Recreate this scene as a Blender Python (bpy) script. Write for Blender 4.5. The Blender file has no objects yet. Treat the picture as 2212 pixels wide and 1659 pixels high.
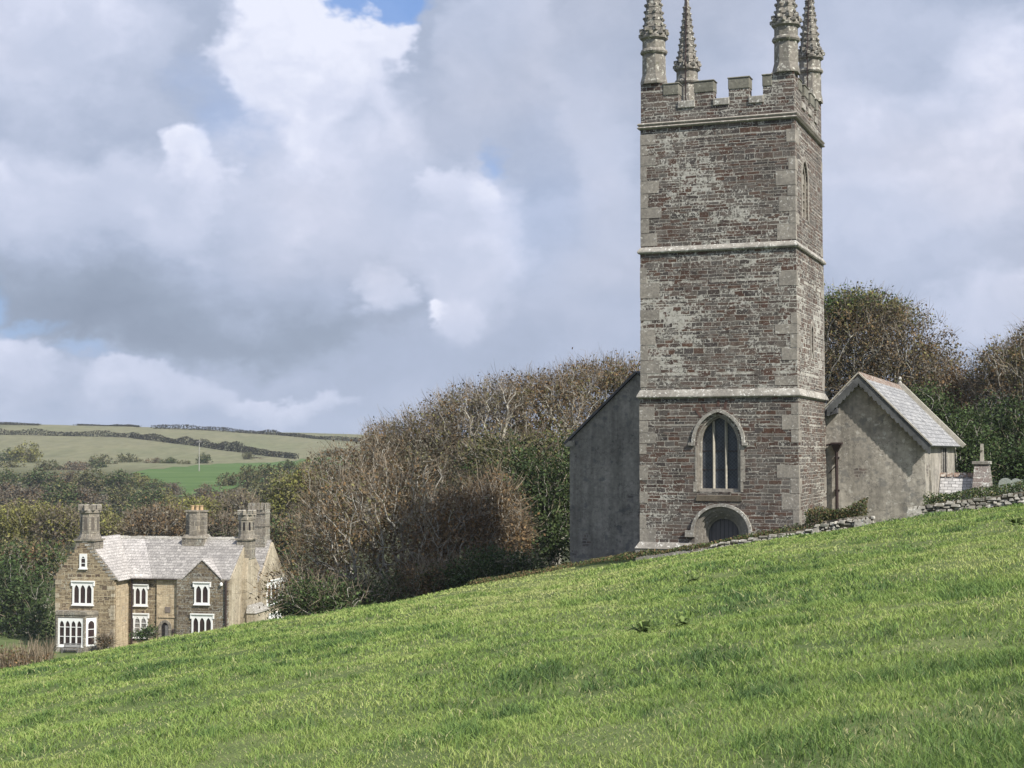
import bpy, bmesh, math, random
import numpy as np
from mathutils import Vector

# ------------------------------------------------------------------ camera, world, sun, exposure
scene = bpy.context.scene
COL = scene.collection
PITCH = 0.0434
cam_d = bpy.data.cameras.new("camera")
cam_d.sensor_width = 36.0
cam_d.lens = 54.08
cam_d.clip_start = 0.1
cam_d.clip_end = 6000.0
cam = bpy.data.objects.new("camera", cam_d)
COL.objects.link(cam)
cam.location = (0, 0, 0)
cam.rotation_euler = (math.pi / 2 + PITCH, 0, 0)
scene.camera = cam
scene.view_settings.view_transform = 'Standard'
scene.view_settings.look = 'None'
scene.view_settings.exposure = 0.55
scene.view_settings.gamma = 1.0

SUN_AZ = math.radians(44)      # from the direction behind the camera (-y) towards the right (+x)
SUN_EL = math.radians(44)
SUN_DIR = Vector((math.sin(SUN_AZ) * math.cos(SUN_EL), -math.cos(SUN_AZ) * math.cos(SUN_EL), math.sin(SUN_EL)))
sun_d = bpy.data.lights.new("sun", 'SUN')
sun_d.energy = 5.0
sun_d.angle = math.radians(0.8)
sun_d.color = (1.0, 0.95, 0.87)
sun = bpy.data.objects.new("sun", sun_d)
COL.objects.link(sun)
sun.rotation_euler = SUN_DIR.to_track_quat('Z', 'Y').to_euler()


class NT:
    """tiny node-tree helper"""
    def __init__(self, tree):
        self.t = tree
        self.t.nodes.clear()

    def n(self, typ, **kw):
        nd = self.t.nodes.new(typ)
        for k, v in kw.items():
            if k.startswith('i_'):
                nd.inputs[k[2:].replace('_', ' ')].default_value = v
            else:
                setattr(nd, k, v)
        return nd

    def set(self, sock, v):
        if v is None:
            return
        if hasattr(v, 'default_value') or hasattr(v, 'is_output'):
            self.t.links.new(v, sock)
        elif isinstance(v, (tuple, list)) and len(v) == 3 and len(getattr(sock, 'default_value', v)) == 4:
            sock.default_value = (*v, 1)
        else:
            sock.default_value = v

    def math(self, op, a, b=None, c=None, clamp=False):
        nd = self.n('ShaderNodeMath', operation=op, use_clamp=clamp)
        for s, v in zip(nd.inputs, (a, b, c)):
            self.set(s, v)
        return nd.outputs[0]

    def vmath(self, op, a, b=None):
        nd = self.n('ShaderNodeVectorMath', operation=op)
        self.set(nd.inputs[0], a)
        if op == 'SCALE':
            self.set(nd.inputs['Scale'], b)
        else:
            self.set(nd.inputs[1], b)
        return nd.outputs['Value'] if op in ('LENGTH', 'DOT_PRODUCT', 'DISTANCE') else nd.outputs['Vector']

    def noise(self, vec, scale, detail=4.0, rough=0.55, dist=0.0, dim='3D', color=False):
        nd = self.n('ShaderNodeTexNoise', noise_dimensions=dim)
        if dim == '1D':
            self.set(nd.inputs['W'], vec)
        else:
            self.set(nd.inputs['Vector'], vec)
        nd.inputs['Scale'].default_value = scale
        nd.inputs['Detail'].default_value = detail
        nd.inputs['Roughness'].default_value = rough
        nd.inputs['Distortion'].default_value = dist
        return nd.outputs['Color'] if color else nd.outputs[0]

    def sstep(self, x, lo, hi, a=0.0, b=1.0):
        nd = self.n('ShaderNodeMapRange', interpolation_type='SMOOTHSTEP')
        for k, v in (('Value', x), ('From Min', lo), ('From Max', hi), ('To Min', a), ('To Max', b)):
            self.set(nd.inputs[k], v)
        return nd.outputs[0]

    def lin(self, x, lo, hi, a=0.0, b=1.0):
        nd = self.n('ShaderNodeMapRange')
        for k, v in (('Value', x), ('From Min', lo), ('From Max', hi), ('To Min', a), ('To Max', b)):
            self.set(nd.inputs[k], v)
        return nd.outputs[0]

    def mix(self, f, a, b, blend='MIX'):
        nd = self.n('ShaderNodeMix', data_type='RGBA', blend_type=blend)
        self.set(nd.inputs['Factor'], f)
        self.set(nd.inputs[6], a)
        self.set(nd.inputs[7], b)
        return nd.outputs[2]

    def fmix(self, f, a, b):
        nd = self.n('ShaderNodeMix', data_type='FLOAT')
        self.set(nd.inputs['Factor'], f)
        self.set(nd.inputs[2], a)
        self.set(nd.inputs[3], b)
        return nd.outputs[0]

    def ramp(self, f, stops, const=False):
        nd = self.n('ShaderNodeValToRGB')
        cr = nd.color_ramp
        cr.interpolation = 'CONSTANT' if const else 'LINEAR'
        while len(cr.elements) < len(stops):
            cr.elements.new(0.5)
        for e, (p, c) in zip(cr.elements, stops):
            e.position = p
            e.color = (*c, 1)
        self.set(nd.inputs[0], f)
        return nd.outputs[0]

    def sep(self, v):
        nd = self.n('ShaderNodeSeparateXYZ')
        self.set(nd.inputs[0], v)
        return nd.outputs

    def comb(self, x, y, z=0.0):
        nd = self.n('ShaderNodeCombineXYZ')
        for s, v in zip(nd.inputs, (x, y, z)):
            self.set(s, v)
        return nd.outputs[0]


def pix(u, v):
    """direction of a point of the sky, by design-time bearings"""
    a = (u - 1106.0) / 3323.0
    b = (829.5 - v) / 3323.0
    c, s = math.cos(PITCH), math.sin(PITCH)
    d = Vector((a, c - b * s, s + b * c))
    return d.normalized()


def build_world():
    w = bpy.data.worlds.new("World")
    scene.world = w
    w.use_nodes = True
    N = NT(w.node_tree)
    out = N.n('ShaderNodeOutputWorld')
    bg = N.n('ShaderNodeBackground')
    bg.inputs['Strength'].default_value = 0.1
    N.t.links.new(bg.outputs[0], out.inputs[0])
    sky = N.n('ShaderNodeTexSky', sky_type='NISHITA', sun_disc=False)
    sky.sun_elevation = SUN_EL
    sky.sun_rotation = math.pi - SUN_AZ
    sky.air_density = 1.0
    sky.dust_density = 1.0
    D = N.n('ShaderNodeTexCoord').outputs['Generated']
    flat = N.vmath('MULTIPLY', D, (1.0, 1.0, 1.45))
    w1 = N.vmath('SUBTRACT', N.noise(flat, 6.0, 6.0, 0.55, color=True), (0.5, 0.5, 0.5))
    w2 = N.vmath('SUBTRACT', N.noise(flat, 24.0, 4.0, 0.6, color=True), (0.5, 0.5, 0.5))
    Dw = N.vmath('ADD', D, N.vmath('SCALE', w1, 0.11))
    w3 = N.vmath('SUBTRACT', N.noise(flat, 75.0, 3.0, 0.6, color=True), (0.5, 0.5, 0.5))
    Dw = N.vmath('ADD', Dw, N.vmath('SCALE', w2, 0.034))
    Dw = N.vmath('ADD', Dw, N.vmath('SCALE', w3, 0.010))

    def blob(u, v, ru, rv, soft=0.0):
        d = pix(u, v)
        q = N.vmath('SUBTRACT', Dw, tuple(d))
        q = N.vmath('MULTIPLY', q, (3323.0 / ru, 1.2, 3323.0 / rv))
        return N.sstep(N.vmath('LENGTH', q), 1.0, soft)

    # brightness field: low noise base and placed masses
    n1 = N.noise(flat, 9.0, 7.0, 0.55, 0.2)
    n2 = N.noise(N.vmath('ADD', Dw, (3.1, 1.7, 0.4)), 26.0, 5.0, 0.55)
    nz = N.math('ADD', N.math('MULTIPLY', N.math('SUBTRACT', n1, 0.5), 0.24), N.math('MULTIPLY', N.math('SUBTRACT', n2, 0.5), 0.16))
    br = N.math('ADD', 0.50, nz)
    # cloud masses, far ones first: each has a lumpy rim, a lit crown and a shaded base
    for (u, v, ru, rv, edge, top, bot, lean) in CLOUDS:
        q = N.vmath('SUBTRACT', Dw, tuple(pix(u, v)))
        q = N.vmath('MULTIPLY', q, (3323.0 / ru, 1.2, 3323.0 / rv))
        mask = N.sstep(N.vmath('LENGTH', q), 1.0, 1.0 - edge * 0.8)
        qx, qy, qz = N.sep(q)
        sh = N.lin(N.math('ADD', qz, N.math('MULTIPLY', qx, lean)), -0.75, 0.75, bot, top)
        br = N.fmix(mask, br, N.math('ADD', sh, N.math('MULTIPLY', nz, 1.3)))
    def puff(scale, seed):
        vo = N.n('ShaderNodeTexVoronoi', feature='F1')
        vo.inputs['Scale'].default_value = scale
        N.set(vo.inputs['Vector'], N.vmath('ADD', Dw, (seed, seed * .7, seed * .3)))
        return N.math('SUBTRACT', 0.42, vo.outputs['Distance'])
    br = N.math('ADD', 0.6, N.math('MULTIPLY', N.math('SUBTRACT', br, 0.6), 1.3))
    lit = N.sstep(br, 0.55, 0.95)
    br = N.math('ADD', br, N.math('MULTIPLY', N.math('MULTIPLY', puff(20.0, 1.3), lit), 0.34))
    br = N.math('ADD', br, N.math('MULTIPLY', N.math('MULTIPLY', puff(46.0, 4.1), lit), 0.24))
    br = N.math('MINIMUM', N.math('MAXIMUM', br, 0.0), 1.0)
    cloud = N.ramp(br, [(0.0, (1.7, 2.05, 2.7)), (0.25, (2.2, 2.62, 3.4)), (0.45, (2.95, 3.4, 4.45)),
                        (0.62, (3.8, 4.2, 5.3)), (0.80, (4.75, 5.05, 6.15)), (1.0, (5.8, 6.0, 6.9))])
    # clouds overhead, out of the view, are brightened to add ambient light
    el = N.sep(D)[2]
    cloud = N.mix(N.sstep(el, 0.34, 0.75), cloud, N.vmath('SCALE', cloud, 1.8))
    # warm grey undersides here and there
    wn = N.sstep(N.noise(flat, 4.5, 3.0, 0.5), 0.45, 0.7, 0.0, 0.5)
    cloud = N.mix(wn, cloud, N.mix(1.0, cloud, (1.05, 0.99, 0.93), 'MULTIPLY'))
    hole = None
    for (u, v, ru, rv, amt, soft) in SKY_BLUE:
        h = N.math('MULTIPLY', blob(u, v, ru, rv, soft), amt)
        hole = h if hole is None else N.math('MAXIMUM', hole, h)
    blue = N.mix(0.7, sky.outputs[0], (1.35, 2.5, 5.4))
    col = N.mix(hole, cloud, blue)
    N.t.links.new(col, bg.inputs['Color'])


# bearings (u, v), angular radii, amount, softness of the larger light and dark cloud masses
CLOUDS = [
    (1900, 330, 420, 420, 0.8, 0.76, 0.60, 0.12), (2120, 300, 180, 300, 0.7, 0.84, 0.66, 0.1), (1880, 90, 220, 130, 0.9, 0.60, 0.56, 0.0),
    (1240, 420, 230, 420, 0.9, 0.62, 0.50, -0.1), (2080, 680, 200, 90, 0.7, 0.70, 0.58, 0.0),
    (230, 850, 420, 70, 0.6, 0.62, 0.52, 0.0), (620, 850, 200, 36, 0.6, 0.76, 0.56, 0.0), (350, 825, 170, 55, 0.5, 0.80, 0.56, -0.1), (40, 790, 130, 70, 0.5, 0.84, 0.56, 0.0),
    (400, 560, 660, 235, 0.55, 0.78, 0.18, 0.15), (650, 500, 390, 190, 0.7, 0.74, 0.42, 0.1),
    (130, 430, 280, 170, 0.7, 0.76, 0.58, 0.0), (110, 70, 330, 210, 0.7, 0.78, 0.64, -0.1),
    (700, 330, 290, 220, 0.7, 0.80, 0.58, 0.0), (690, 150, 200, 220, 0.42, 1.0, 0.76, 0.0), (750, 90, 140, 140, 0.35, 1.0, 0.84, 0.0),
    (390, 430, 130, 150, 0.6, 0.80, 0.62, 0.1), (405, 350, 95, 95, 0.40, 0.92, 0.66, 0.2),
    (1075, 190, 180, 210, 0.35, 0.62, 0.48, 0.0), (1010, 540, 150, 270, 0.7, 0.76, 0.60, 0.1), (965, 410, 110, 80, 0.55, 0.84, 0.62, 0.3),
    (820, 620, 70, 80, 0.8, 0.80, 0.62, 0.0), (935, 676, 60, 48, 0.6, 1.0, 0.80, 0.2), (1000, 690, 90, 80, 0.8, 0.74, 0.62, 0.2),
]
SKY_BLUE = [
    (850, 0, 95, 66, 0.95, 0.55), (5, 660, 100, 50, 0.7, 0.2), (230, 765, 90, 30, 0.5, 0.1),
    (90, 715, 120, 28, 0.6, 0.1), (1038, 320, 50, 60, 0.55, 0.0), (470, 230, 110, 130, 0.30, 0.0), (1150, 420, 160, 260, 0.14, 0.0), (450, 900, 700, 50, 0.15, 0.0),
]
build_world()

# ------------------------------------------------------------------ helpers: meshes, tags
def tag(o, label=None, cat=None, group=None, kind=None):
    if label: o['label'] = label
    if cat: o['category'] = cat
    if group: o['group'] = group
    if kind: o['kind'] = kind
    return o


def empty(name, loc, rz=0.0, label=None, cat=None, group=None):
    o = bpy.data.objects.new(name, None)
    o.empty_display_size = 0.5
    COL.objects.link(o)
    o.location = loc
    o.rotation_euler = (0, 0, rz)
    return tag(o, label, cat, group)


class MB:
    """collects polygons and links them as one mesh object"""
    def __init__(self):
        self.v, self.f, self.m = [], [], []
        self.mi = 0

    def add(self, verts, faces):
        b = len(self.v)
        self.v.extend([tuple(p) for p in verts])
        self.f.extend([tuple(b + i for i in f) for f in faces])
        self.m.extend([self.mi] * len(faces))

    def box(self, x0, x1, y0, y1, z0, z1, skip=''):
        vs = [(x, y, z) for z in (z0, z1) for y in (y0, y1) for x in (x0, x1)]
        fs = {'b': (0, 2, 3, 1), 't': (4, 5, 7, 6), 'f': (0, 1, 5, 4), 'k': (2, 6, 7, 3), 'l': (0, 4, 6, 2), 'r': (1, 3, 7, 5)}
        self.add(vs, [f for k, f in fs.items() if k not in skip])

    def hull8(self, bot, top):
        n = len(bot)
        vs = list(bot) + list(top)
        fs = [tuple(reversed(range(n))), tuple(range(n, 2 * n))]
        fs += [(i, (i + 1) % n, n + (i + 1) % n, n + i) for i in range(n)]
        self.add(vs, fs)

    def prism(self, poly, axis, a, b):
        """poly of 2-D points, extruded along axis ('x','y','z') from a to b"""
        def P(p, t):
            return {'x': (t, p[0], p[1]), 'y': (p[0], t, p[1]), 'z': (p[0], p[1], t)}[axis]
        n = len(poly)
        self.add([P(p, a) for p in poly] + [P(p, b) for p in poly],
                 [tuple(range(n)), tuple(reversed(range(n, 2 * n)))] + [(i, n + i, n + (i + 1) % n, (i + 1) % n) for i in range(n)])

    def band(self, outer, inner, axis, a, b):
        """strip between two open polylines of equal length, extruded along axis"""
        n = len(outer)
        for i in range(n - 1):
            self.prism([outer[i], outer[i + 1], inner[i + 1], inner[i]], axis, a, b)

    def loft(self, rings, cap=True):
        n = len(rings[0])
        vs = [p for r in rings for p in r]
        fs = []
        for k in range(len(rings) - 1):
            fs += [(k * n + i, k * n + (i + 1) % n, (k + 1) * n + (i + 1) % n, (k + 1) * n + i) for i in range(n)]
        if cap:
            fs += [tuple(reversed(range(n))), tuple(range((len(rings) - 1) * n, len(rings) * n))]
        self.add(vs, fs)

    def turn(self, cx, cy, prof, n=8, rot=None, sq=False):
        rot = math.pi / n if rot is None else rot
        self.loft([[(cx + r * math.cos(rot + 2 * math.pi * i / n), cy + r * math.sin(rot + 2 * math.pi * i / n), z) for i in range(n)] for r, z in prof])

    def face_holes(self, outline, holes, fn):
        """flat face with holes; fn maps 2-D to 3-D"""
        bm = bmesh.new()
        es = []
        for loop in [outline] + holes:
            vs = [bm.verts.new((p[0], p[1], 0)) for p in loop]
            es += [bm.edges.new((vs[i], vs[(i + 1) % len(vs)])) for i in range(len(vs))]
        bmesh.ops.triangle_fill(bm, use_beauty=True, use_dissolve=False, edges=es)
        bm.verts.index_update()
        self.add([fn(v.co.x, v.co.y) for v in bm.verts], [tuple(v.index for v in f.verts) for f in bm.faces])
        bm.free()

    def build(self, name, mats, parent=None, off=(0, 0, 0), smooth=False, bevel=0.0, fix=True):
        me = bpy.data.meshes.new(name)
        me.from_pydata([(x + off[0], y + off[1], z + off[2]) for x, y, z in self.v], [], self.f)
        mats = mats if isinstance(mats, (list, tuple)) else [mats]
        for m in mats:
            me.materials.append(m)
        if len(mats) > 1:
            me.polygons.foreach_set('material_index', self.m)
        if fix:
            bm = bmesh.new()
            bm.from_mesh(me)
            bmesh.ops.recalc_face_normals(bm, faces=bm.faces[:])
            bm.to_mesh(me)
            bm.free()
        if smooth:
            me.polygons.foreach_set('use_smooth', [True] * len(me.polygons))
        o = bpy.data.objects.new(name, me)
        COL.objects.link(o)
        if parent is not None:
            o.parent = parent
        if bevel:
            bv = o.modifiers.new('bevel', 'BEVEL')
            bv.width = bevel
            bv.segments = 1
            bv.limit_method = 'ANGLE'
        return o


def np_object(name, verts, faces, mats, parent=None, mat_idx=None, attrs=None, smooth=False):
    """fast mesh from numpy: faces is a list of (k, n) int arrays"""
    me = bpy.data.meshes.new(name)
    me.vertices.add(len(verts))
    me.vertices.foreach_set('co', np.asarray(verts, np.float32).ravel())
    loops = np.concatenate([f.ravel() for f in faces]).astype(np.int32)
    sizes = np.concatenate([np.full(len(f), f.shape[1]) for f in faces]).astype(np.int32)
    starts = np.concatenate([[0], np.cumsum(sizes)[:-1]]).astype(np.int32)
    me.loops.add(len(loops))
    me.loops.foreach_set('vertex_index', loops)
    me.polygons.add(len(sizes))
    me.polygons.foreach_set('loop_start', starts)
    me.polygons.foreach_set('loop_total', sizes)
    for m in (mats if isinstance(mats, (list, tuple)) else [mats]):
        me.materials.append(m)
    if mat_idx is not None:
        me.polygons.foreach_set('material_index', np.asarray(mat_idx, np.int32))
    if smooth:
        me.polygons.foreach_set('use_smooth', np.ones(len(sizes), bool))
    me.update(calc_edges=True)
    for k, (dom, typ, data) in (attrs or {}).items():
        at = me.attributes.new(k, typ, dom)
        at.data.foreach_set('value' if typ == 'FLOAT' else 'color', np.asarray(data, np.float32).ravel())
    o = bpy.data.objects.new(name, me)
    COL.objects.link(o)
    if parent is not None:
        o.parent = parent
    return o


def vnoise(x, y, seed=0):
    """smooth value noise on arrays"""
    xi, yi = np.floor(x).astype(np.int64), np.floor(y).astype(np.int64)
    xf, yf = x - xi, y - yi
    u, v = xf * xf * (3 - 2 * xf), yf * yf * (3 - 2 * yf)
    def h(a, b):
        n = (a * 374761393 + b * 668265263 + seed * 144665) & 0x7fffffff
        n = ((n ^ (n >> 13)) * 1274126177) & 0x7fffffff
        return ((n ^ (n >> 16)) & 0xffff) / 65535.0
    return (h(xi, yi) * (1 - u) + h(xi + 1, yi) * u) * (1 - v) + (h(xi, yi + 1) * (1 - u) + h(xi + 1, yi + 1) * u) * v


def fbm(x, y, seed=0, oct=3):
    s, a = 0.0, 0.5
    for k in range(oct):
        s = s + a * vnoise(x * 2 ** k, y * 2 ** k, seed + k)
        a *= 0.5
    return s / (1 - 0.5 ** oct)


# ------------------------------------------------------------------ materials
def new_mat(name):
    m = bpy.data.materials.new(name)
    m.use_nodes = True
    N = NT(m.node_tree)
    out = N.n('ShaderNodeOutputMaterial')
    bs = N.n('ShaderNodeBsdfPrincipled')
    bs.inputs['Roughness'].default_value = 0.9
    bs.inputs['Specular IOR Level'].default_value = 0.2
    N.t.links.new(bs.outputs[0], out.inputs[0])
    return m, N, bs


def bump(N, bs, h, strength=0.5, dist=0.02):
    b = N.n('ShaderNodeBump')
    b.inputs['Strength'].default_value = strength
    b.inputs['Distance'].default_value = dist
    N.set(b.inputs['Height'], h)
    N.t.links.new(b.outputs[0], bs.inputs['Normal'])


def wall_uv(N):
    tc = N.n('ShaderNodeTexCoord')
    nx, ny, nz = N.sep(tc.outputs['Normal'])
    px, py, pz = N.sep(tc.outputs['Object'])
    side = N.math('GREATER_THAN', N.math('ABSOLUTE', nx), N.math('ABSOLUTE', ny))
    u = N.fmix(side, px, N.math('ADD', py, 0.37))
    return tc.outputs['Object'], u, pz


def brick(N, vec, w, h, mortar, off=0.5, seed_sq=1.0):
    nd = N.n('ShaderNodeTexBrick')
    nd.offset = off
    nd.offset_frequency = 2
    nd.squash = seed_sq
    nd.squash_frequency = 3
    N.set(nd.inputs['Vector'], vec)
    nd.inputs['Color1'].default_value = (0, 0, 0, 1)
    nd.inputs['Color2'].default_value = (1, 1, 1, 1)
    nd.inputs['Mortar'].default_value = (0, 0, 0, 1)
    nd.inputs['Scale'].default_value = 1.0
    nd.inputs['Mortar Size'].default_value = mortar
    nd.inputs['Mortar Smooth'].default_value = 0.15
    nd.inputs['Bias'].default_value = 0.0
    nd.inputs['Brick Width'].default_value = w
    nd.inputs['Row Height'].default_value = h
    return nd.outputs['Color'], nd.outputs['Fac']


def masonry(name, stones, mortar, w, h, ms, lichen=0.5, lich_col=(0.52, 0.52, 0.47), grime=0.5, big=(1.5, 1.6), wob=0.03, bmp=0.7, lich_z=None):
    m, N, bs = new_mat(name)
    obj, u, v = wall_uv(N)
    P = N.comb(u, v)
    wv = N.math('MULTIPLY', N.math('SUBTRACT', N.noise(v, 1.7, 3.0, 0.6, dim='1D'), 0.5), h * 3.0)
    ww = N.vmath('SCALE', N.vmath('SUBTRACT', N.noise(P, 2.2, 4.0, 0.6, color=True), (0.5, 0.5, 0.5)), wob * 2.6)
    row = N.math('FLOOR', N.math('DIVIDE', N.math('ADD', v, wv), h))
    uj = N.math('MULTIPLY', N.math('SUBTRACT', N.noise(N.comb(N.math('MULTIPLY', u, 1.3), N.math('MULTIPLY', row, 3.7)), 1.0, 1.0, 0.5), 0.5), w * 1.5)
    P1 = N.vmath('ADD', N.comb(N.math('ADD', u, uj), N.math('ADD', v, wv)), ww)
    c1, f1 = brick(N, P1, w, h, ms, 0.43, 1.3)
    c2, f2 = brick(N, N.vmath('ADD', P1, (3.3, 0.02, 0)), w * big[0], h * big[1], ms, 0.37, 0.8)
    sel = N.math('GREATER_THAN', N.noise(N.vmath('MULTIPLY', P1, (0.8, 2.0, 1)), 1.3, 2.0, 0.5), 0.56)
    cr = N.sep(N.mix(sel, c1, c2))[0]
    fac = N.fmix(sel, f1, f2)
    base = N.ramp(cr, stones)
    tone = N.noise(obj, 7.0, 6.0, 0.65)
    base = N.mix(1.0, base, N.ramp(tone, [(0.25, (0.62, 0.62, 0.62)), (0.75, (1.35, 1.33, 1.3))]), 'MULTIPLY')
    col = N.mix(fac, base, mortar)
    # broad weathering
    gn = N.noise(obj, 0.55, 5.0, 0.6)
    col = N.mix(N.sstep(gn, 0.42, 0.72, 0.0, grime), col, N.mix(0.35, col, mortar))
    stk = N.noise(N.comb(N.math('MULTIPLY', u, 2.6), N.math('MULTIPLY', v, 0.22)), 1.0, 4.0, 0.6)
    col = N.mix(1.0, col, N.ramp(stk, [(0.32, (0.74, 0.73, 0.71)), (0.6, (1.08, 1.08, 1.07))]), 'MULTIPLY')
    # lichen
    zone = N.noise(N.vmath('ADD', obj, (7, 3, 1)), 0.45, 3.0, 0.55)
    thr = N.math('SUBTRACT', N.fmix(zone, 0.82, 0.42), lichen * 0.16 - 0.08)
    if lich_z:
        zz = N.math('MULTIPLY', N.sstep(N.math('ABSOLUTE', N.math('SUBTRACT', v, lich_z[0])), lich_z[1], 0.0), lich_z[2])
        thr = N.math('SUBTRACT', thr, zz)
    thr = N.math('ADD', thr, N.math('MULTIPLY', N.math('SUBTRACT', cr, 0.5), 0.16))
    ln = N.noise(obj, 13.0, 5.0, 0.75)
    lm = N.sstep(ln, thr, N.math('ADD', thr, 0.05))
    ln2 = N.noise(N.vmath('ADD', obj, (1, 9, 4)), 4.0, 5.0, 0.65)
    lm2 = N.math('MULTIPLY', N.sstep(ln2, N.math('ADD', thr, 0.05), N.math('ADD', thr, 0.10)), 0.7)
    lm = N.math('MAXIMUM', lm, lm2)
    sp = N.sstep(N.noise(N.vmath('ADD', obj, (5, 5, 2)), 21.0, 3.0, 0.6), 0.63, 0.68)
    lm = N.math('MAXIMUM', lm, N.math('MULTIPLY', sp, min(1.0, lichen * 1.5)))
    lc = N.mix(N.noise(obj, 5.0, 2.0), lich_col, (lich_col[0] * 0.62, lich_col[1] * 0.62, lich_col[2] * 0.56))
    col = N.mix(N.math('MULTIPLY', lm, 0.85), col, lc)
    N.set(bs.inputs['Base Color'], col)
    hh = N.math('ADD', N.math('MULTIPLY', N.math('SUBTRACT', 1.0, fac), 0.7), N.math('MULTIPLY', tone, 0.6))
    bump(N, bs, hh, bmp, 0.03)
    bs.inputs['Roughness'].default_value = 0.95
    return m


def stone(name, c1, c2, spot=(0.55, 0.54, 0.48), lich=0.4, scale=3.0, bmp=0.5, spot2=None, rub=None):
    """dressed or rendered stone, mottled and spotted with lichen"""
    m, N, bs = new_mat(name)
    obj = N.n('ShaderNodeTexCoord').outputs['Object']
    a = N.noise(obj, scale * 0.35, 5.0, 0.6)
    b = N.noise(obj, scale * 4, 5.0, 0.65)
    col = N.mix(N.sstep(a, 0.35, 0.65), c1, c2)
    col = N.mix(1.0, col, N.ramp(b, [(0.25, (0.65, 0.65, 0.65)), (0.75, (1.3, 1.3, 1.28))]), 'MULTIPLY')
    ln = N.noise(N.vmath('ADD', obj, (4, 2, 9)), scale * 3.0, 5.0, 0.7)
    t = 0.80 - lich * 0.4
    lm = N.sstep(ln, t, t + 0.07)
    col = N.mix(N.math('MULTIPLY', lm, 0.8), col, spot)
    if spot2:
        l2 = N.sstep(N.noise(N.vmath('ADD', obj, (8, 8, 1)), scale * 1.6, 4.0, 0.6), 0.56, 0.66)
        col = N.mix(N.math('MULTIPLY', l2, 0.8), col, spot2)
    if rub:                                      # run-off streaks, cracks and patches where the rubble shows through
        ob2, u, v = wall_uv(N)
        stk = N.noise(N.comb(N.math('MULTIPLY', u, 2.2), N.math('MULTIPLY', v, 0.16)), 1.0, 5.0, 0.65)
        col = N.mix(1.0, col, N.ramp(stk, [(0.3, (0.62, 0.62, 0.61)), (0.58, (1.08, 1.08, 1.07))]), 'MULTIPLY')
        bc, bf = brick(N, N.vmath('ADD', N.comb(u, v), N.vmath('SCALE', N.noise(obj, 2.0, 3.0, color=True), 0.1)), 0.38, 0.13, 0.016)
        bcol = N.mix(bf, N.ramp(N.sep(bc)[0], [(0.0, (0.06, 0.05, 0.048)), (0.5, (0.11, 0.095, 0.085)), (1.0, (0.085, 0.055, 0.045))]), rub)
        pm = N.sstep(N.noise(N.vmath('ADD', obj, (2, 5, 3)), 0.8, 5.0, 0.6), 0.64, 0.68)
        col = N.mix(N.math('MULTIPLY', pm, 0.8), col, bcol)
        ck = N.math('ABSOLUTE', N.math('SUBTRACT', N.noise(N.vmath('ADD', obj, (9, 1, 6)), 0.7, 6.0, 0.6), 0.5))
        col = N.mix(N.sstep(ck, 0.006, 0.001, 0.0, 0.55), col, (0.06, 0.055, 0.05))
    N.set(bs.inputs['Base Color'], col)
    bump(N, bs, b, bmp, 0.02)
    return m


def plain(name, c, rough=0.6, var=0.25, scale=6.0, spec=0.3, metal=0.0):
    m, N, bs = new_mat(name)
    obj = N.n('ShaderNodeTexCoord').outputs['Object']
    n = N.noise(obj, scale, 4.0, 0.6)
    lo, hi = 1 - var, 1 + var
    N.set(bs.inputs['Base Color'], N.mix(1.0, c, N.ramp(n, [(0.3, (lo, lo, lo)), (0.7, (hi, hi, hi))]), 'MULTIPLY'))
    bs.inputs['Roughness'].default_value = rough
    bs.inputs['Specular IOR Level'].default_value = spec
    bs.inputs['Metallic'].default_value = metal
    return m


def slate(name, c_lo, c_hi, lich_col, lich=0.5, row=0.26, w=0.34):
    """slate courses; rows follow height, joints follow the eave"""
    m, N, bs = new_mat(name)
    tc = N.n('ShaderNodeTexCoord')
    obj = tc.outputs['Object']
    nx, ny, nz = N.sep(tc.outputs['Normal'])
    px, py, pz = N.sep(obj)
    side = N.math('GREATER_THAN', N.math('ABSOLUTE', nx), N.math('ABSOLUTE', ny))
    u = N.fmix(side, px, py)
    v = N.math('MULTIPLY', pz, 1.42)
    wob = N.vmath('SCALE', N.vmath('SUBTRACT', N.noise(obj, 1.5, 3.0, color=True), (0.5, 0.5, 0.5)), 0.06)
    P = N.vmath('ADD', N.comb(u, v), wob)
    c, f = brick(N, P, w, row, 0.012, 0.5, 1.0)
    cr = N.sep(c)[0]
    base = N.mix(cr, c_lo, c_hi)
    tone = N.noise(obj, 6.0, 5.0, 0.65)
    base = N.mix(1.0, base, N.ramp(tone, [(0.3, (0.7, 0.7, 0.7)), (0.7, (1.25, 1.25, 1.25))]), 'MULTIPLY')
    zone = N.noise(obj, 0.5, 4.0, 0.6)
    ln = N.noise(N.vmath('MULTIPLY', obj, (1, 1, 1.6)), 5.0, 5.0, 0.7)
    thr = N.math('SUBTRACT', N.fmix(zone, 0.75, 0.45), lich * 0.3 - 0.1)
    lm = N.sstep(ln, thr, N.math('ADD', thr, 0.09))
    col = N.mix(N.math('MULTIPLY', lm, 0.85), base, lich_col)
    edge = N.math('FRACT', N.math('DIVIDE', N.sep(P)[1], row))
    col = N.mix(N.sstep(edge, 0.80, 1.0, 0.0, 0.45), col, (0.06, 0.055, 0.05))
    col = N.mix(N.math('MULTIPLY', f, 0.75), col, (0.05, 0.05, 0.05))
    N.set(bs.inputs['Base Color'], col)
    hh = N.math('ADD', N.math('MULTIPLY', N.math('SUBTRACT', 1.0, edge), 1.0), N.math('MULTIPLY', tone, 0.3))
    bump(N, bs, hh, 0.6, 0.03)
    bs.inputs['Roughness'].default_value = 0.8
    return m


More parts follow.
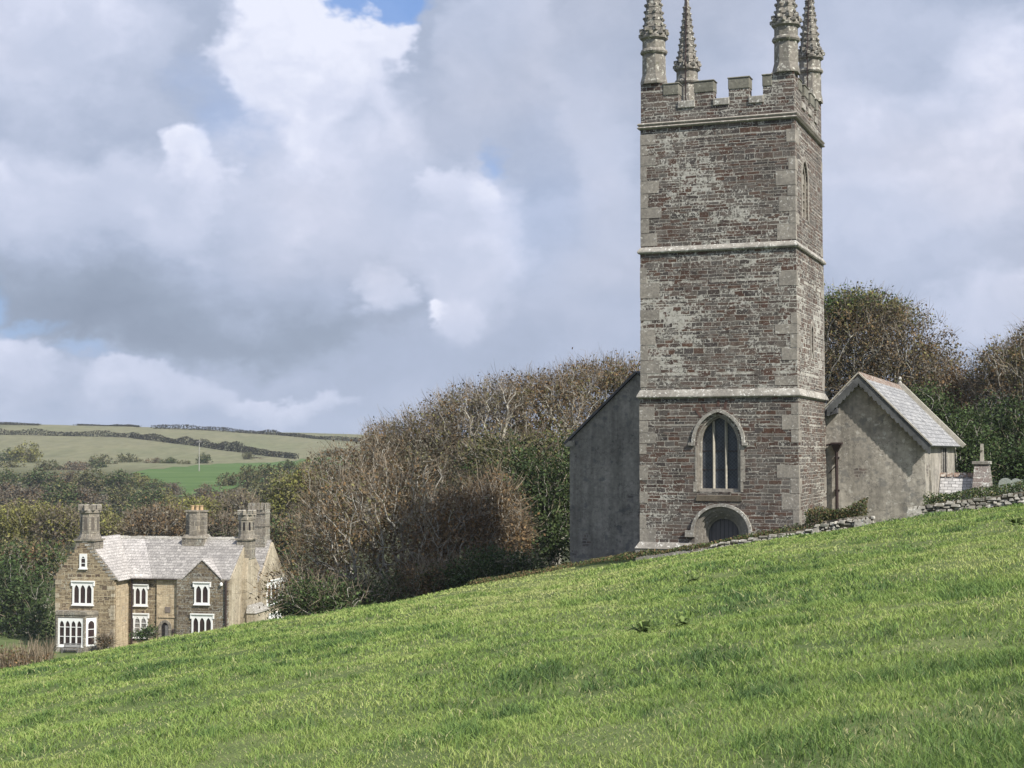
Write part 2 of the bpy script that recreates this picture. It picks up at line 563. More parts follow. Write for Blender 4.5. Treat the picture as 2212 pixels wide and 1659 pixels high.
def foliage(name, cols, rough=0.7, trans=0.25, scale=0.35, var=0.5, orand=0.25):
    """leaf or blade material: world-position patches and a value per leaf"""
    m, N, bs = new_mat(name)
    pos = N.n('ShaderNodeNewGeometry')
    rnd = pos.outputs['Random Per Island']
    n = N.noise(pos.outputs['Position'], scale, 4.0, 0.6)
    f = N.math('ADD', N.math('MULTIPLY', n, 1.0), N.math('MULTIPLY', N.math('SUBTRACT', rnd, 0.5), 0.55))
    f = N.math('ADD', f, N.math('MULTIPLY', N.math('SUBTRACT', N.n('ShaderNodeObjectInfo').outputs['Random'], 0.5), orand))
    k = len(cols)
    col = N.ramp(f, [(0.25 + 0.5 * i / max(1, k - 1), c) for i, c in enumerate(cols)])
    r2 = N.math('FRACT', N.math('MULTIPLY', rnd, 17.3))
    col = N.mix(1.0, col, N.ramp(r2, [(0.0, (1 - var,) * 3), (1.0, (1 + var,) * 3)]), 'MULTIPLY')
    N.set(bs.inputs['Base Color'], col)
    bs.inputs['Roughness'].default_value = rough
    bs.inputs['Specular IOR Level'].default_value = 0.06
    tr = N.n('ShaderNodeBsdfTranslucent')
    N.set(tr.inputs['Color'], col)
    mx = N.n('ShaderNodeMixShader')
    mx.inputs[0].default_value = trans
    N.t.links.new(bs.outputs[0], mx.inputs[1])
    N.t.links.new(tr.outputs[0], mx.inputs[2])
    out = [n for n in N.t.nodes if n.type == 'OUTPUT_MATERIAL'][0]
    N.t.links.new(mx.outputs[0], out.inputs[0])
    return m


def leaded(name, c=(0.035, 0.042, 0.055), pitch=0.14):
    m, N, bs = new_mat(name)
    obj, u, v = wall_uv(N)
    a = N.math('FRACT', N.math('DIVIDE', N.math('ADD', u, v), pitch))
    b = N.math('FRACT', N.math('DIVIDE', N.math('SUBTRACT', u, v), pitch))
    ln = N.math('MAXIMUM', N.math('GREATER_THAN', a, 0.86), N.math('GREATER_THAN', b, 0.86))
    n = N.noise(obj, 3.0, 3.0, 0.6)
    col = N.mix(N.sstep(n, 0.3, 0.7), c, tuple(x * 2.0 for x in c))
    col = N.mix(N.math('MULTIPLY', ln, 0.6), col, (0.10, 0.105, 0.11))
    N.set(bs.inputs['Base Color'], col)
    bs.inputs['Roughness'].default_value = 0.45
    bs.inputs['Specular IOR Level'].default_value = 0.3
    bump(N, bs, N.noise(obj, 9.0, 2.0), 0.3, 0.02)
    return m


def planks(name, c, w=0.16):
    m, N, bs = new_mat(name)
    obj, u, v = wall_uv(N)
    fr = N.math('FRACT', N.math('DIVIDE', u, w))
    gap = N.math('LESS_THAN', fr, 0.12)
    n = N.noise(N.comb(N.math('MULTIPLY', u, 14.0), N.math('MULTIPLY', v, 1.2)), 1.5, 4.0, 0.6)
    col = N.mix(n, tuple(x * 0.6 for x in c), tuple(x * 1.5 for x in c))
    col = N.mix(N.math('MULTIPLY', gap, 0.8), col, (0.015, 0.015, 0.015))
    N.set(bs.inputs['Base Color'], col)
    bump(N, bs, N.math('SUBTRACT', n, gap), 0.4, 0.02)
    return m


TOWER_STONES = [(0.0, (0.036, 0.031, 0.030)), (0.2, (0.100, 0.087, 0.078)), (0.36, (0.072, 0.039, 0.029)), (0.52, (0.112, 0.101, 0.092)),
                (0.68, (0.048, 0.040, 0.038)), (0.82, (0.082, 0.046, 0.033)), (1.0, (0.125, 0.112, 0.100))]
M = {}
M['tower'] = masonry('tower_masonry', TOWER_STONES, (0.235, 0.218, 0.19), 0.36, 0.125, 0.014, big=(1.35, 1.4), lichen=0.60, lich_col=(0.54, 0.52, 0.475), lich_z=(9.2, 3.4, 0.075))
M['granite'] = stone('granite_dressings', (0.20, 0.182, 0.158), (0.27, 0.245, 0.21), (0.52, 0.50, 0.45), 0.55, 2.5, 0.5)
M['lichen_stone'] = stone('lichened_stone', (0.20, 0.185, 0.162), (0.32, 0.30, 0.265), (0.62, 0.61, 0.56), 0.62, 2.5, 0.6)
M['pinnacle'] = stone('pinnacle_stone', (0.15, 0.138, 0.12), (0.21, 0.192, 0.165), (0.54, 0.53, 0.46), 0.62, 2.5, 0.8, (0.12, 0.115, 0.085))
M['merlon'] = stone('mossy_coping', (0.135, 0.13, 0.105), (0.19, 0.18, 0.15), (0.46, 0.46, 0.36), 0.45, 3.0, 0.6)
M['mullion'] = stone('mullion_stone', (0.30, 0.28, 0.235), (0.38, 0.355, 0.30), (0.6, 0.58, 0.5), 0.4, 4.0, 0.3)
M['render'] = stone('weathered_render', (0.25, 0.23, 0.20), (0.37, 0.34, 0.295), (0.47, 0.45, 0.40), 0.55, 1.4, 0.8, (0.175, 0.168, 0.155), rub=(0.26, 0.24, 0.21))
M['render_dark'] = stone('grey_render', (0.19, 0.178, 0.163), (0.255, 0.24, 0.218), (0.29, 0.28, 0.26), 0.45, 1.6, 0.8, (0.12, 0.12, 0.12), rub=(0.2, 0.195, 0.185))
M['sill'] = stone('stained_sill', (0.075, 0.062, 0.047), (0.12, 0.10, 0.075), (0.4, 0.38, 0.3), 0.15, 4.0, 0.4)
M['glass_leaded'] = leaded('leaded_glass', (0.022, 0.026, 0.033))
M['door_wood'] = planks('weathered_door', (0.10, 0.095, 0.10))
M['slate_church'] = slate('church_slate', (0.17, 0.17, 0.17), (0.27, 0.268, 0.265), (0.44, 0.43, 0.41), 0.55)
M['slate_porch'] = slate('porch_slate', (0.27, 0.265, 0.26), (0.40, 0.39, 0.38), (0.48, 0.47, 0.46), 0.4, 0.17, 0.30)
M['slate_house'] = slate('house_slate', (0.19, 0.178, 0.165), (0.29, 0.272, 0.25), (0.46, 0.435, 0.40), 0.48, 0.36, 0.5)
M['slate_pale'] = slate('lichened_house_slate', (0.27, 0.252, 0.235), (0.38, 0.355, 0.33), (0.54, 0.51, 0.475), 0.62, 0.36, 0.5)
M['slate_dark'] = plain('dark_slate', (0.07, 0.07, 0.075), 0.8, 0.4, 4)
M['ridge_tile'] = stone('ridge_tile', (0.16, 0.105, 0.08), (0.20, 0.15, 0.12), (0.42, 0.40, 0.36), 0.7, 2.0, 0.4)
M['barge'] = plain('grey_bargeboard', (0.075, 0.078, 0.078), 0.8, 0.45, 2)
M['iron'] = plain('painted_iron', (0.035, 0.022, 0.020), 0.6, 0.3, 5)
M['white_paint'] = plain('white_paint', (0.72, 0.72, 0.70), 0.5, 0.05, 3)
M['pane'] = plain('window_glass', (0.035, 0.022, 0.022), 0.25, 0.5, 1.2, 0.5)
M['pane_lattice'] = leaded('lattice_glass', (0.12, 0.115, 0.11), 0.16)
M['pot'] = plain('chimney_pot', (0.40, 0.28, 0.16), 0.8, 0.2, 4)
M['timber'] = plain('grey_timber', (0.14, 0.135, 0.13), 0.8, 0.3, 8)
M['pole_wood'] = plain('pole_wood', (0.27, 0.26, 0.235), 0.8, 0.2, 2)
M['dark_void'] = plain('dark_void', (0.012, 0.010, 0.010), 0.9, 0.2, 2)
HOUSE_STONES = [(0.0, (0.058, 0.043, 0.031)), (0.22, (0.23, 0.179, 0.112)), (0.45, (0.084, 0.059, 0.043)), (0.7, (0.302, 0.241, 0.155)), (1.0, (0.157, 0.121, 0.081))]
M['rubble'] = masonry('house_rubble', HOUSE_STONES, (0.35, 0.29, 0.195), 0.46, 0.20, 0.032, lichen=0.3, wob=0.05)
M['rubble_dark'] = masonry('house_dark_rubble', [(p, tuple(x * 0.66 for x in c)) for p, c in HOUSE_STONES], (0.19, 0.17, 0.14), 0.46, 0.20, 0.03, lichen=0.4, wob=0.05)
OCHRE = [(0.0, (0.253, 0.198, 0.132)), (0.3, (0.437, 0.354, 0.241)), (0.6, (0.345, 0.276, 0.19)), (1.0, (0.506, 0.42, 0.293))]
M['ochre'] = masonry('ochre_rubble', OCHRE, (0.45, 0.375, 0.26), 0.5, 0.22, 0.028, lichen=0.15, wob=0.05)
M['ochre_render'] = stone('ochre_render', (0.34, 0.29, 0.215), (0.43, 0.375, 0.285), (0.52, 0.50, 0.44), 0.45, 1.2, 0.7, (0.23, 0.19, 0.135), rub=(0.36, 0.31, 0.24))
CHIM = [(0.0, (0.12, 0.108, 0.092)), (0.4, (0.20, 0.18, 0.152)), (0.7, (0.15, 0.134, 0.112)), (1.0, (0.24, 0.218, 0.185))]
M['chimney'] = masonry('chimney_stone', CHIM, (0.32, 0.28, 0.22), 0.55, 0.30, 0.03, lichen=0.5, wob=0.03)
M['wall_stone'] = stone('field_wall_stone', (0.20, 0.185, 0.155), (0.38, 0.36, 0.315), (0.58, 0.57, 0.52), 0.6, 3.0, 0.7, (0.13, 0.12, 0.10))
M['wall_earth'] = plain('wall_earth', (0.10, 0.085, 0.06), 0.95, 0.4, 5)
M['headstone'] = stone('headstone', (0.22, 0.24, 0.22), (0.28, 0.30, 0.27), (0.4, 0.42, 0.38), 0.4, 4.0, 0.4)
M['bark'] = stone('pale_bark', (0.26, 0.245, 0.21), (0.38, 0.36, 0.31), (0.42, 0.42, 0.37), 0.45, 3.0, 0.3)
M['twig'] = foliage('twigs', [(0.145, 0.115, 0.078), (0.235, 0.197, 0.145), (0.108, 0.084, 0.058)], 0.9, 0.0, 0.3, 0.35)
M['leaf_brown'] = foliage('brown_leaves', [(0.112, 0.074, 0.040), (0.178, 0.118, 0.062), (0.125, 0.094, 0.048)], 0.8, 0.2, 0.3, 0.45)
M['leaf_rust'] = foliage('rusty_leaves', [(0.14, 0.085, 0.044), (0.20, 0.128, 0.062), (0.13, 0.09, 0.046)], 0.8, 0.2, 0.3, 0.45)
M['leaf_olive'] = foliage('olive_leaves', [(0.096, 0.094, 0.044), (0.155, 0.146, 0.064), (0.12, 0.108, 0.053)], 0.8, 0.2, 0.3, 0.45)
M['leaf_dark'] = foliage('dark_green_leaves', [(0.028, 0.044, 0.019), (0.048, 0.070, 0.026), (0.060, 0.080, 0.030)], 0.6, 0.15, 0.4, 0.45)
M['leaf_green'] = foliage('green_leaves', [(0.045, 0.074, 0.026), (0.07, 0.108, 0.036), (0.058, 0.084, 0.032)], 0.6, 0.2, 0.4, 0.4)
M['leaf_yellow'] = foliage('yellow_green_leaves', [(0.15, 0.145, 0.045), (0.215, 0.205, 0.06), (0.15, 0.16, 0.055)], 0.7, 0.25, 0.25, 0.35)
M['leaf_grey'] = foliage('grey_brown_twiggery', [(0.115, 0.102, 0.078), (0.155, 0.14, 0.105), (0.105, 0.09, 0.068)], 0.85, 0.1, 0.25, 0.35)


def grass_mat():
    m, N, bs = new_mat('meadow_grass')
    at = N.n('ShaderNodeAttribute', attribute_name='tone')
    col = N.ramp(at.outputs['Fac'], [(0.0, (0.060, 0.105, 0.042)), (0.25, (0.112, 0.180, 0.052)), (0.5, (0.185, 0.265, 0.066)),
                                     (0.75, (0.275, 0.340, 0.098)), (0.90, (0.35, 0.37, 0.145)), (1.0, (0.36, 0.33, 0.20))])
    N.set(bs.inputs['Base Color'], col)
    bs.inputs['Roughness'].default_value = 0.55
    bs.inputs['Specular IOR Level'].default_value = 0.12
    tr = N.n('ShaderNodeBsdfTranslucent')
    N.set(tr.inputs['Color'], col)
    mx = N.n('ShaderNodeMixShader')
    mx.inputs[0].default_value = 0.3
    N.t.links.new(bs.outputs[0], mx.inputs[1])
    N.t.links.new(tr.outputs[0], mx.inputs[2])
    out = [n for n in N.t.nodes if n.type == 'OUTPUT_MATERIAL'][0]
    N.t.links.new(mx.outputs[0], out.inputs[0])
    return m


M['grass'] = grass_mat()


def ground_mat():
    m, N, bs = new_mat('ground_turf')
    pos = N.n('ShaderNodeNewGeometry').outputs['Position']
    y = N.sep(pos)[1]
    a = N.noise(pos, 0.6, 5.0, 0.6)
    near = N.ramp(a, [(0.3, (0.060, 0.082, 0.032)), (0.5, (0.088, 0.112, 0.042)), (0.7, (0.12, 0.14, 0.055))])
    b = N.noise(N.vmath('MULTIPLY', pos, (1, 0.4, 1)), 0.012, 5.0, 0.65)
    c = N.noise(N.vmath('MULTIPLY', pos, (1, 0.3, 1)), 0.25, 4.0, 0.6)
    far = N.ramp(b, [(0.35, (0.112, 0.116, 0.068)), (0.5, (0.150, 0.144, 0.088)), (0.65, (0.125, 0.132, 0.075))])  # cloud shade over the far fields is put into these darker, duller colours
    far = N.mix(1.0, far, N.ramp(c, [(0.3, (0.78, 0.79, 0.76)), (0.7, (1.15, 1.14, 1.12))]), 'MULTIPLY')
    mid = (0.055, 0.060, 0.028)
    col = N.mix(N.sstep(y, 165, 230), near, mid)
    col = N.mix(N.sstep(y, 480, 560), col, far)
    N.set(bs.inputs['Base Color'], col)
    bs.inputs['Roughness'].default_value = 1.0
    bs.inputs['Specular IOR Level'].default_value = 0.05
    bump(N, bs, N.noise(pos, 5.0, 5.0, 0.7), 0.6, 0.05)
    return m


M['ground'] = ground_mat()
m_, N_, b_ = new_mat('pasture')
p_ = N_.n('ShaderNodeNewGeometry').outputs['Position']
N_.set(b_.inputs['Base Color'], N_.ramp(N_.noise(N_.vmath('MULTIPLY', p_, (0.3, 1.0, 1.0)), 0.12, 5.0, 0.65),
                                        [(0.3, (0.050, 0.085, 0.028)), (0.55, (0.070, 0.112, 0.036)), (0.7, (0.098, 0.135, 0.054))]))  # greens darkened to stand in for a cloud's shadow on the pasture
b_.inputs['Roughness'].default_value = 1.0
b_.inputs['Specular IOR Level'].default_value = 0.05
M['pasture'] = m_

# ------------------------------------------------------------------ terrain
K6 = [-1.5973552, 0.11765234, -0.044913598, -0.00015256212, 0.00070917163, -0.00015671047]
TH = 0.36588
CH = np.array([10.43, 56.03])           # front right corner of the tower
CR = np.array([math.cos(TH), -math.sin(TH)])
CB = np.array([math.sin(TH), math.cos(TH)])


def sst(x, a, b):
    t = np.clip((x - a) / (b - a), 0, 1)
    return t * t * (3 - 2 * t)


def terrain(x, y, bumps=True):
    x = np.asarray(x, float)
    y = np.asarray(y, float)
    xc, yc = np.clip(x, -45, 30), np.clip(y, -20, 110)
    z = K6[0] + K6[1] * xc + K6[2] * yc + K6[3] * xc * xc + K6[4] * xc * yc + K6[5] * yc * yc
    y0 = np.interp(x, [-30, -15, -8, 0, 4, 9, 20], [40, 44, 52, 60, 66, 70, 70])
    t = np.maximum(0, y - y0)
    z = z - 0.14 * (np.sqrt(t * t + 14.0 ** 2) - 14.0)
    z = z - 0.15 * sst(y, 15, 42) * (1 - sst(x, 0, 10))
    if bumps:
        z = z + (fbm(x * 0.22, y * 0.22, 5, 3) - 0.5) * 0.34 * sst(y, 2, 12) + (fbm(x * 1.1, y * 1.1, 9, 2) - 0.5) * 0.10
    # churchyard behind the field wall lies lower
    lx = (x - CH[0]) * CR[0] + (y - CH[1]) * CR[1]
    ly = (x - CH[0]) * CB[0] + (y - CH[1]) * CB[1]
    z = z - 0.75 * sst(ly, -2.3, -1.2) * sst(lx, -8.0, -5.0) * (1 - sst(ly, 20, 45))
    yp = [100, 150, 180, 250, 320, 400, 470, 560, 640, 760, 900, 960, 1100, 1700, 3000]
    zp = [-19, -19.3, -19.6, -20, -18, -13, -9, -4.5, -1.5, 7, 16, 17, 12, -40, -120]
    far = np.interp(y, yp, zp) - (np.clip(x, -600, 400) + 300) * 0.034 * sst(y, 480, 900)
    if bumps:
        far = far + (fbm(x * 0.01, y * 0.01, 3, 3) - 0.5) * 4.0 * sst(y, 520, 700)
    w = sst(y, 84, 134)
    return z * (1 - w) + far * w


def build_ground():
    ys = np.concatenate([np.arange(-60, 4, 4.0), np.arange(4, 80, 0.5), np.arange(80, 170, 2.0), np.arange(170, 1000, 10.0), np.arange(1000, 3001, 100.0)])
    n = 241
    tx = np.linspace(-1, 1, n)
    tx = np.sign(tx) * (0.45 * np.abs(tx) + 0.55 * np.abs(tx) ** 2.2)
    X = tx[None, :] * (70 + 0.75 * np.maximum(ys, 0))[:, None]
    Y = np.repeat(ys[:, None], n, 1)
    Z = terrain(X, Y)
    V = np.stack([X, Y, Z], -1).reshape(-1, 3)
    i = np.arange(len(ys) - 1)[:, None] * n + np.arange(n - 1)[None, :]
    F = np.stack([i, i + 1, i + n + 1, i + n], -1).reshape(-1, 4)
    o = np_object('ground', V, [F], M['ground'], smooth=True)
    tag(o, 'green grassy slope falling to the left, with olive fields far off', kind='structure')


build_ground()


def terr_sheet(name, poly, mat, lift=0.15, step=8.0):
    """a sheet lying on the ground inside a plan polygon"""
    P = np.array(poly)
    x0, y0 = P.min(0)
    x1, y1 = P.max(0)
    xs, ys = np.arange(x0, x1 + step, step), np.arange(y0, y1 + step, step)
    X, Y = np.meshgrid(xs, ys)
    def inside(px, py):
        c = np.zeros_like(px, bool)
        for (ax, ay), (bx, by) in zip(P, np.roll(P, -1, 0)):
            with np.errstate(divide='ignore', invalid='ignore'):
                c ^= ((ay > py) != (by > py)) & (px < (bx - ax) * (py - ay) / (by - ay + 1e-9) + ax)
        return c
    Z = terrain(X, Y) + lift
    V = np.stack([X, Y, Z], -1).reshape(-1, 3)
    n = len(xs)
    i = np.arange(len(ys) - 1)[:, None] * n + np.arange(n - 1)[None, :]
    F = np.stack([i, i + 1, i + n + 1, i + n], -1).reshape(-1, 4)
    cen = V[F].mean(1)
    F = F[inside(cen[:, 0], cen[:, 1])]
    return np_object(name, V, [F], mat, smooth=True)


# FIELD_SHEETS
# ------------------------------------------------------------------ church
ZC = 4.4
church = empty('church', (CH[0], CH[1], -ZC), -TH,
               'grey stone church with a tall pinnacled square west tower and low slate-roofed aisles', 'church')
OC = (0, 0, ZC)


def arch(xl, xr, zs, za, n=10):
    """pointed or round arch, left springing over the apex to the right springing"""
    a = (xr - xl) / 2
    h = za - zs
    xm = (xl + xr) / 2
    if h <= a * 1.02:       # elliptical
        return [(xm - a * math.cos(math.pi * i / (2 * n)), zs + h * math.sin(math.pi * i / (2 * n))) for i in range(2 * n + 1)]
    R = (a * a + h * h) / (2 * a)
    th = math.asin(h / R)
    L = [(xl + R - R * math.cos(th * i / n), zs + R * math.sin(th * i / n)) for i in range(n + 1)]
    return L + [(2 * xm - x, z) for x, z in reversed(L[:-1])]


def opening(xl, xr, zb, zs, za, n=10):
    return [(xl, zb)] + arch(xl, xr, zs, za, n) + [(xr, zb)]


def reveal(mb, loop, fn, d0, d1):
    n = len(loop)
    for i in range(n):
        a, b = loop[i], loop[(i + 1) % n]
        mb.add([fn(*a, d0), fn(*b, d0), fn(*b, d1), fn(*a, d1)], [(0, 1, 2, 3)])


F_ = lambda x, z, d=0.0: (x, d, z)               # west front, d = depth
win_loop = opening(-3.80, -2.14, -1.52, 0.24, 1.37)
door_loop = opening(-3.89, -1.85, -5.3, -3.02, -2.07)
tw = MB()
tw.box(-6.0, 0, 0, 6, -5.4, 2.06, skip='ft')
tw.face_holes([(-6, -5.4), (0, -5.4), (0, 2.06), (-6, 2.06)], [win_loop, [(x, max(z, -5.35)) for x, z in door_loop]], lambda x, z: F_(x, z))
reveal(tw, win_loop, F_, 0, 0.30)
reveal(tw, door_loop, F_, 0, 0.55)
# second stage with a slit, third stage with the belfry opening, both on the right-hand face
def stage(mb, h, z0, z1, hole=None):
    x0, x1, y0, y1 = -3 - h, -3 + h, 3 - h, 3 + h
    mb.box(x0, x1, y0, y1, z0, z1, skip='r' if hole else '')
    if hole:
        fn = lambda y, z, d=0.0: (x1 - d, y, z)
        mb.face_holes([(y0, z0), (y1, z0), (y1, z1), (y0, z1)], [hole], lambda y, z: fn(y, z))
        reveal(mb, hole, fn, 0, 0.35)
        mb.add([fn(y, z, 0.35) for y, z in hole], [tuple(range(len(hole)))])
slit = opening(3.0, 3.36, 3.72, 4.55, 4.80, 5)
belfry = opening(1.42, 2.62, 8.80, 10.15, 10.98, 8)
stage(tw, 2.965, 2.0, 7.55, slit)
stage(tw, 2.945, 7.4, 12.3, belfry)

# quoins: dressed corner blocks standing a little proud of the rubble
rq = random.Random(4)
q = tw
q.mi = 1
for (cx, cy, sx, sy) in ((-1, -1, 1, 1), (1, -1, -1, 1), (1, 1, -1, -1), (-1, 1, 1, -1)):
    z = -4.6
    k = rq.randint(0, 1)
    while z < 12.3:
        hgt = rq.uniform(0.34, 0.62)
        if z < 2.0 < z + hgt + .1: z = 2.4; continue
        if z < 7.4 < z + hgt + .1: z = 7.76; continue
        if z + hgt > 12.2: break
        half = 3.0 if z < 2 else 2.965 if z < 7.5 else 2.945
        la, lb = (rq.uniform(0.55, 0.85), rq.uniform(0.22, 0.32)) if k else (rq.uniform(0.22, 0.34), rq.uniform(0.5, 0.8))
        if rq.random() < 0.66:
            x = -3 + cx * (half + 0.010)
            y = 3 + cy * (half + 0.010)
            xs = sorted((x, x + sx * la))
            ys = sorted((y, y + sy * lb))
            q.box(xs[0], xs[1], ys[0], ys[1], z, z + hgt - 0.02)
        z += hgt
        k ^= 1
tw.mi = 2                                        # relieving arch stones over the west window
for i, (a, b) in enumerate(zip(arch(-4.02, -1.92, 0.34, 1.64, 7), arch(-4.30, -1.64, 0.34, 2.0, 7))):
    if i in (4, 5, 7, 8):
        dx = .055
        tw.prism([(a[0] - dx, a[1]), (a[0] + dx, a[1]), (b[0] + dx, min(b[1], 1.88)), (b[0] - dx, min(b[1], 1.88))], 'y', -0.010, 0.05)
tower_wall = tw.build('tower_wall', [M['tower'], M['granite'], plain('red_stone', (0.085, 0.05, 0.04), 0.9, 0.3, 5)], church, OC)

def sqring(prof, name, mat, extra=None):
    mb = MB()
    mb.turn(-3, 3, [((2.945 + o) * math.sqrt(2), z) for o, z in prof], 4, math.pi / 4)
    if extra: extra(mb)
    return mb.build(name, mat, church, OC)

sqring([(0.0, 1.96), (0.12, 1.98), (0.16, 2.02), (0.155, 2.06), (0.04, 2.29), (0.0, 2.30)], 'string_course', M['lichen_stone'])
sqring([(0.0, 7.45), (0.09, 7.47), (0.12, 7.52), (0.11, 7.57), (0.02, 7.70), (0.0, 7.71)], 'string_course', M['lichen_stone'])
sqring([(0.0, 12.22), (0.08, 12.24), (0.11, 12.28), (0.08, 12.32), (0.05, 12.34), (0.09, 12.37), (0.11, 12.41), (0.06, 12.46), (0.0, 12.48)], 'string_course', M['granite'])

pl = MB()
for (x0, x1, y0, y1) in ((-6.14, -3.95, -0.14, 0.02), (-1.80, 0.14, -0.14, 0.02), (-0.02, 0.14, 0.02, 6.14), (-6.14, -5.98, 0.02, 6.14)):
    pl.box(x0, x1, y0, y1, -5.5, -3.66)
    xa, ya = (x0 - .03 if x0 < -6 else x0), y0 - .03 if y0 < 0 else y0
    xb = x1 + .03 if x1 > .1 else x1
    pl.hull8([(xa, ya, -3.66), (xb, ya, -3.66), (xb, y1, -3.66), (xa, y1, -3.66)],
             [(x0 + (.12 if x0 < -6 else 0), y0 + (.13 if y0 < 0 else 0), -3.42), (x1 - (.12 if x1 > .1 else 0), y0 + (.13 if y0 < 0 else 0), -3.42),
              (x1 - (.12 if x1 > .1 else 0), y1, -3.42), (x0 + (.12 if x0 < -6 else 0), y1, -3.42)])
pl.build('plinth', M['lichen_stone'], church, OC)

# parapet: wall, merlons with thick copings, crenel sills
pw, cop = MB(), []
H = 2.93
SPAN = [(0.0, 0.90, 'c'), (0.90, 1.47, 'm'), (1.47, 2.10, 's'), (2.10, 2.83, 'm'), (2.83, 3.41, 's'), (3.41, 4.18, 'm'), (4.18, 4.70, 's'), (4.70, 5.02, 'm'), (5.02, 5.86, 'c')]
def side_fn(k):
    x0, x1, y0, y1 = -3 - H, -3 + H, 3 - H, 3 + H
    def put(mb, a, b, d0, d1, z0, z1):
        if k == 0: mb.box(x0 + a, x0 + b, y0 + d0, y0 + d1, z0, z1)
        if k == 1: mb.box(x1 - d1, x1 - d0, y0 + a, y0 + b, z0, z1)
        if k == 2: mb.box(x0 + a, x0 + b, y1 - d1, y1 - d0, z0, z1)
        if k == 3: mb.box(x0 + d0, x0 + d1, y0 + a, y0 + b, z0, z1)
    return put
rp = random.Random(7)
for k in range(4):
    put = side_fn(k)
    e = 0.0 if k in (0, 2) else 0.45
    put(pw, e, 5.86 - e, 0, 0.45, 12.5, 12.96)
    for a, b, t in SPAN:
        j = rp.uniform(-.03, .03)
        if t == 'c':
            if k in (0, 2): put(pw, a, b, 0, 0.86, 12.96, 14.0)
        elif t == 'm':
            put(pw, a, b, 0, 0.45, 12.96, 13.52)
            pc = MB()
            put(pc, a - .02, b + .02, -0.025, 0.47, 13.50 + j, 13.90 + j)
            put(pc, a - .045, b + .045, -0.05, 0.50, 13.902 + j, 13.96 + j)
            cop.append(('merlon_coping', M['merlon'], pc))
        else:
            ps = MB()
            put(ps, a - .02, b + .02, -0.05, 0.49, 12.93 + j, 13.20 + j)
            cop.append(('crenel_sill', M['lichen_stone'], ps))
parapet = pw.build('parapet', M['tower'], church, OC)
for nm, mt, b_m in cop:
    b_m.build(nm, mt, parapet, OC, bevel=0.02)

def pinnacle(cx, cy, seed, rod):
    r = random.Random(seed)
    mb = MB()
    b = 0.43
    oct_ = lambda rad, z: [(cx + rad * math.cos(math.pi / 8 + k * math.pi / 4), cy + rad * math.sin(math.pi / 8 + k * math.pi / 4), z) for k in range(8)]
    sq8 = lambda z, h: [(cx + h * max(-1, min(1, 1.42 * math.cos(math.pi / 8 + k * math.pi / 4))), cy + h * max(-1, min(1, 1.42 * math.sin(math.pi / 8 + k * math.pi / 4))), z) for k in range(8)]
    mb.loft([sq8(13.98, 0.47), sq8(14.06, 0.47), oct_(0.455, 14.36), oct_(0.445, 15.16)])
    mb.turn(cx, cy, [(0.44, 15.14), (0.50, 15.18), (0.53, 15.24), (0.50, 15.32), (0.44, 15.36)], 16)
    mb.loft([oct_(0.445, 15.3), oct_(0.445, 15.75)])
    mb.turn(cx, cy, [(0.46, 15.70), (0.55, 15.76), (0.56, 15.84), (0.50, 15.88), (0.47, 16.02)], 8)
    for k in range(8):
        for rr_, z_, s_ in ((0.53, 15.93, 0.085), (0.47, 16.08, 0.09)):
            a = k * math.pi / 4 + (math.pi / 8 if z_ > 16 else 0)
            x, y = cx + rr_ * .95 * math.cos(a), cy + rr_ * .95 * math.sin(a)
            mb.turn(x, y, [(s_ * .6, z_ - s_), (s_ * 1.25, z_ - s_ * .6), (s_ * 1.3, z_ + s_ * .7), (s_ * .5, z_ + s_)], 4, a)
    mb.loft([oct_(0.40, 16.0), oct_(0.385, 16.25), oct_(0.22, 17.6), oct_(0.085, 18.72)])
    n = 9
    for i in range(n):
        z = 16.28 + i * 0.262
        rad = 0.385 - (z - 16.25) * 0.122
        for k in range(8):
            a = math.pi / 8 + k * math.pi / 4 + r.uniform(-.05, .05)
            s = (0.062 - 0.0028 * i) * r.uniform(0.7, 1.25)
            x, y = cx + (rad + s * .35) * math.cos(a), cy + (rad + s * .35) * math.sin(a)
            zz = z + r.uniform(-.03, .03)
            mb.turn(x, y, [(s * .5, zz - s), (s * 1.05, zz - s * .2), (s * .9, zz + s * .6), (s * .3, zz + s)], 5, a)
        mb.turn(cx, cy, [(rad * .98, z - .12), (rad + .03, z - .09), (rad + .025, z - .05), (rad * .97, z - .02)], 8)
    mb.turn(cx, cy, [(0.085, 18.68), (0.13, 18.74), (0.12, 18.82), (0.05, 18.88), (0.10, 18.95), (0.09, 19.03), (0.02, 19.1)], 8)
    o = mb.build('pinnacle', M['pinnacle'], church, OC)
    if rod:
        t = MB()
        prof = [(0.50, 13.2), (0.50, 14.4), (0.52, 15.7), (0.60, 15.85), (0.55, 16.1), (0.42, 16.3), (0.11, 18.7)]
        a = rod
        pts = [(cx + rr_ * math.cos(a), cy + rr_ * math.sin(a), z_) for rr_, z_ in prof]
        for p0, p1 in zip(pts, pts[1:]):
            w = 0.02
            t.hull8([(p0[0] - w, p0[1] - w, p0[2]), (p0[0] + w, p0[1] - w, p0[2]), (p0[0] + w, p0[1] + w, p0[2]), (p0[0] - w, p0[1] + w, p0[2])],
                    [(p1[0] - w, p1[1] - w, p1[2]), (p1[0] + w, p1[1] - w, p1[2]), (p1[0] + w, p1[1] + w, p1[2]), (p1[0] - w, p1[1] + w, p1[2])])
        t.build('lightning_conductor', M['iron'], o, OC)
pinnacle(-5.50, 0.42, 1, None)
pinnacle(-0.42, 0.42, 2, None)
pinnacle(-5.52, 5.56, 3, -1.45)
pinnacle(-0.44, 5.56, 4, -1.6)

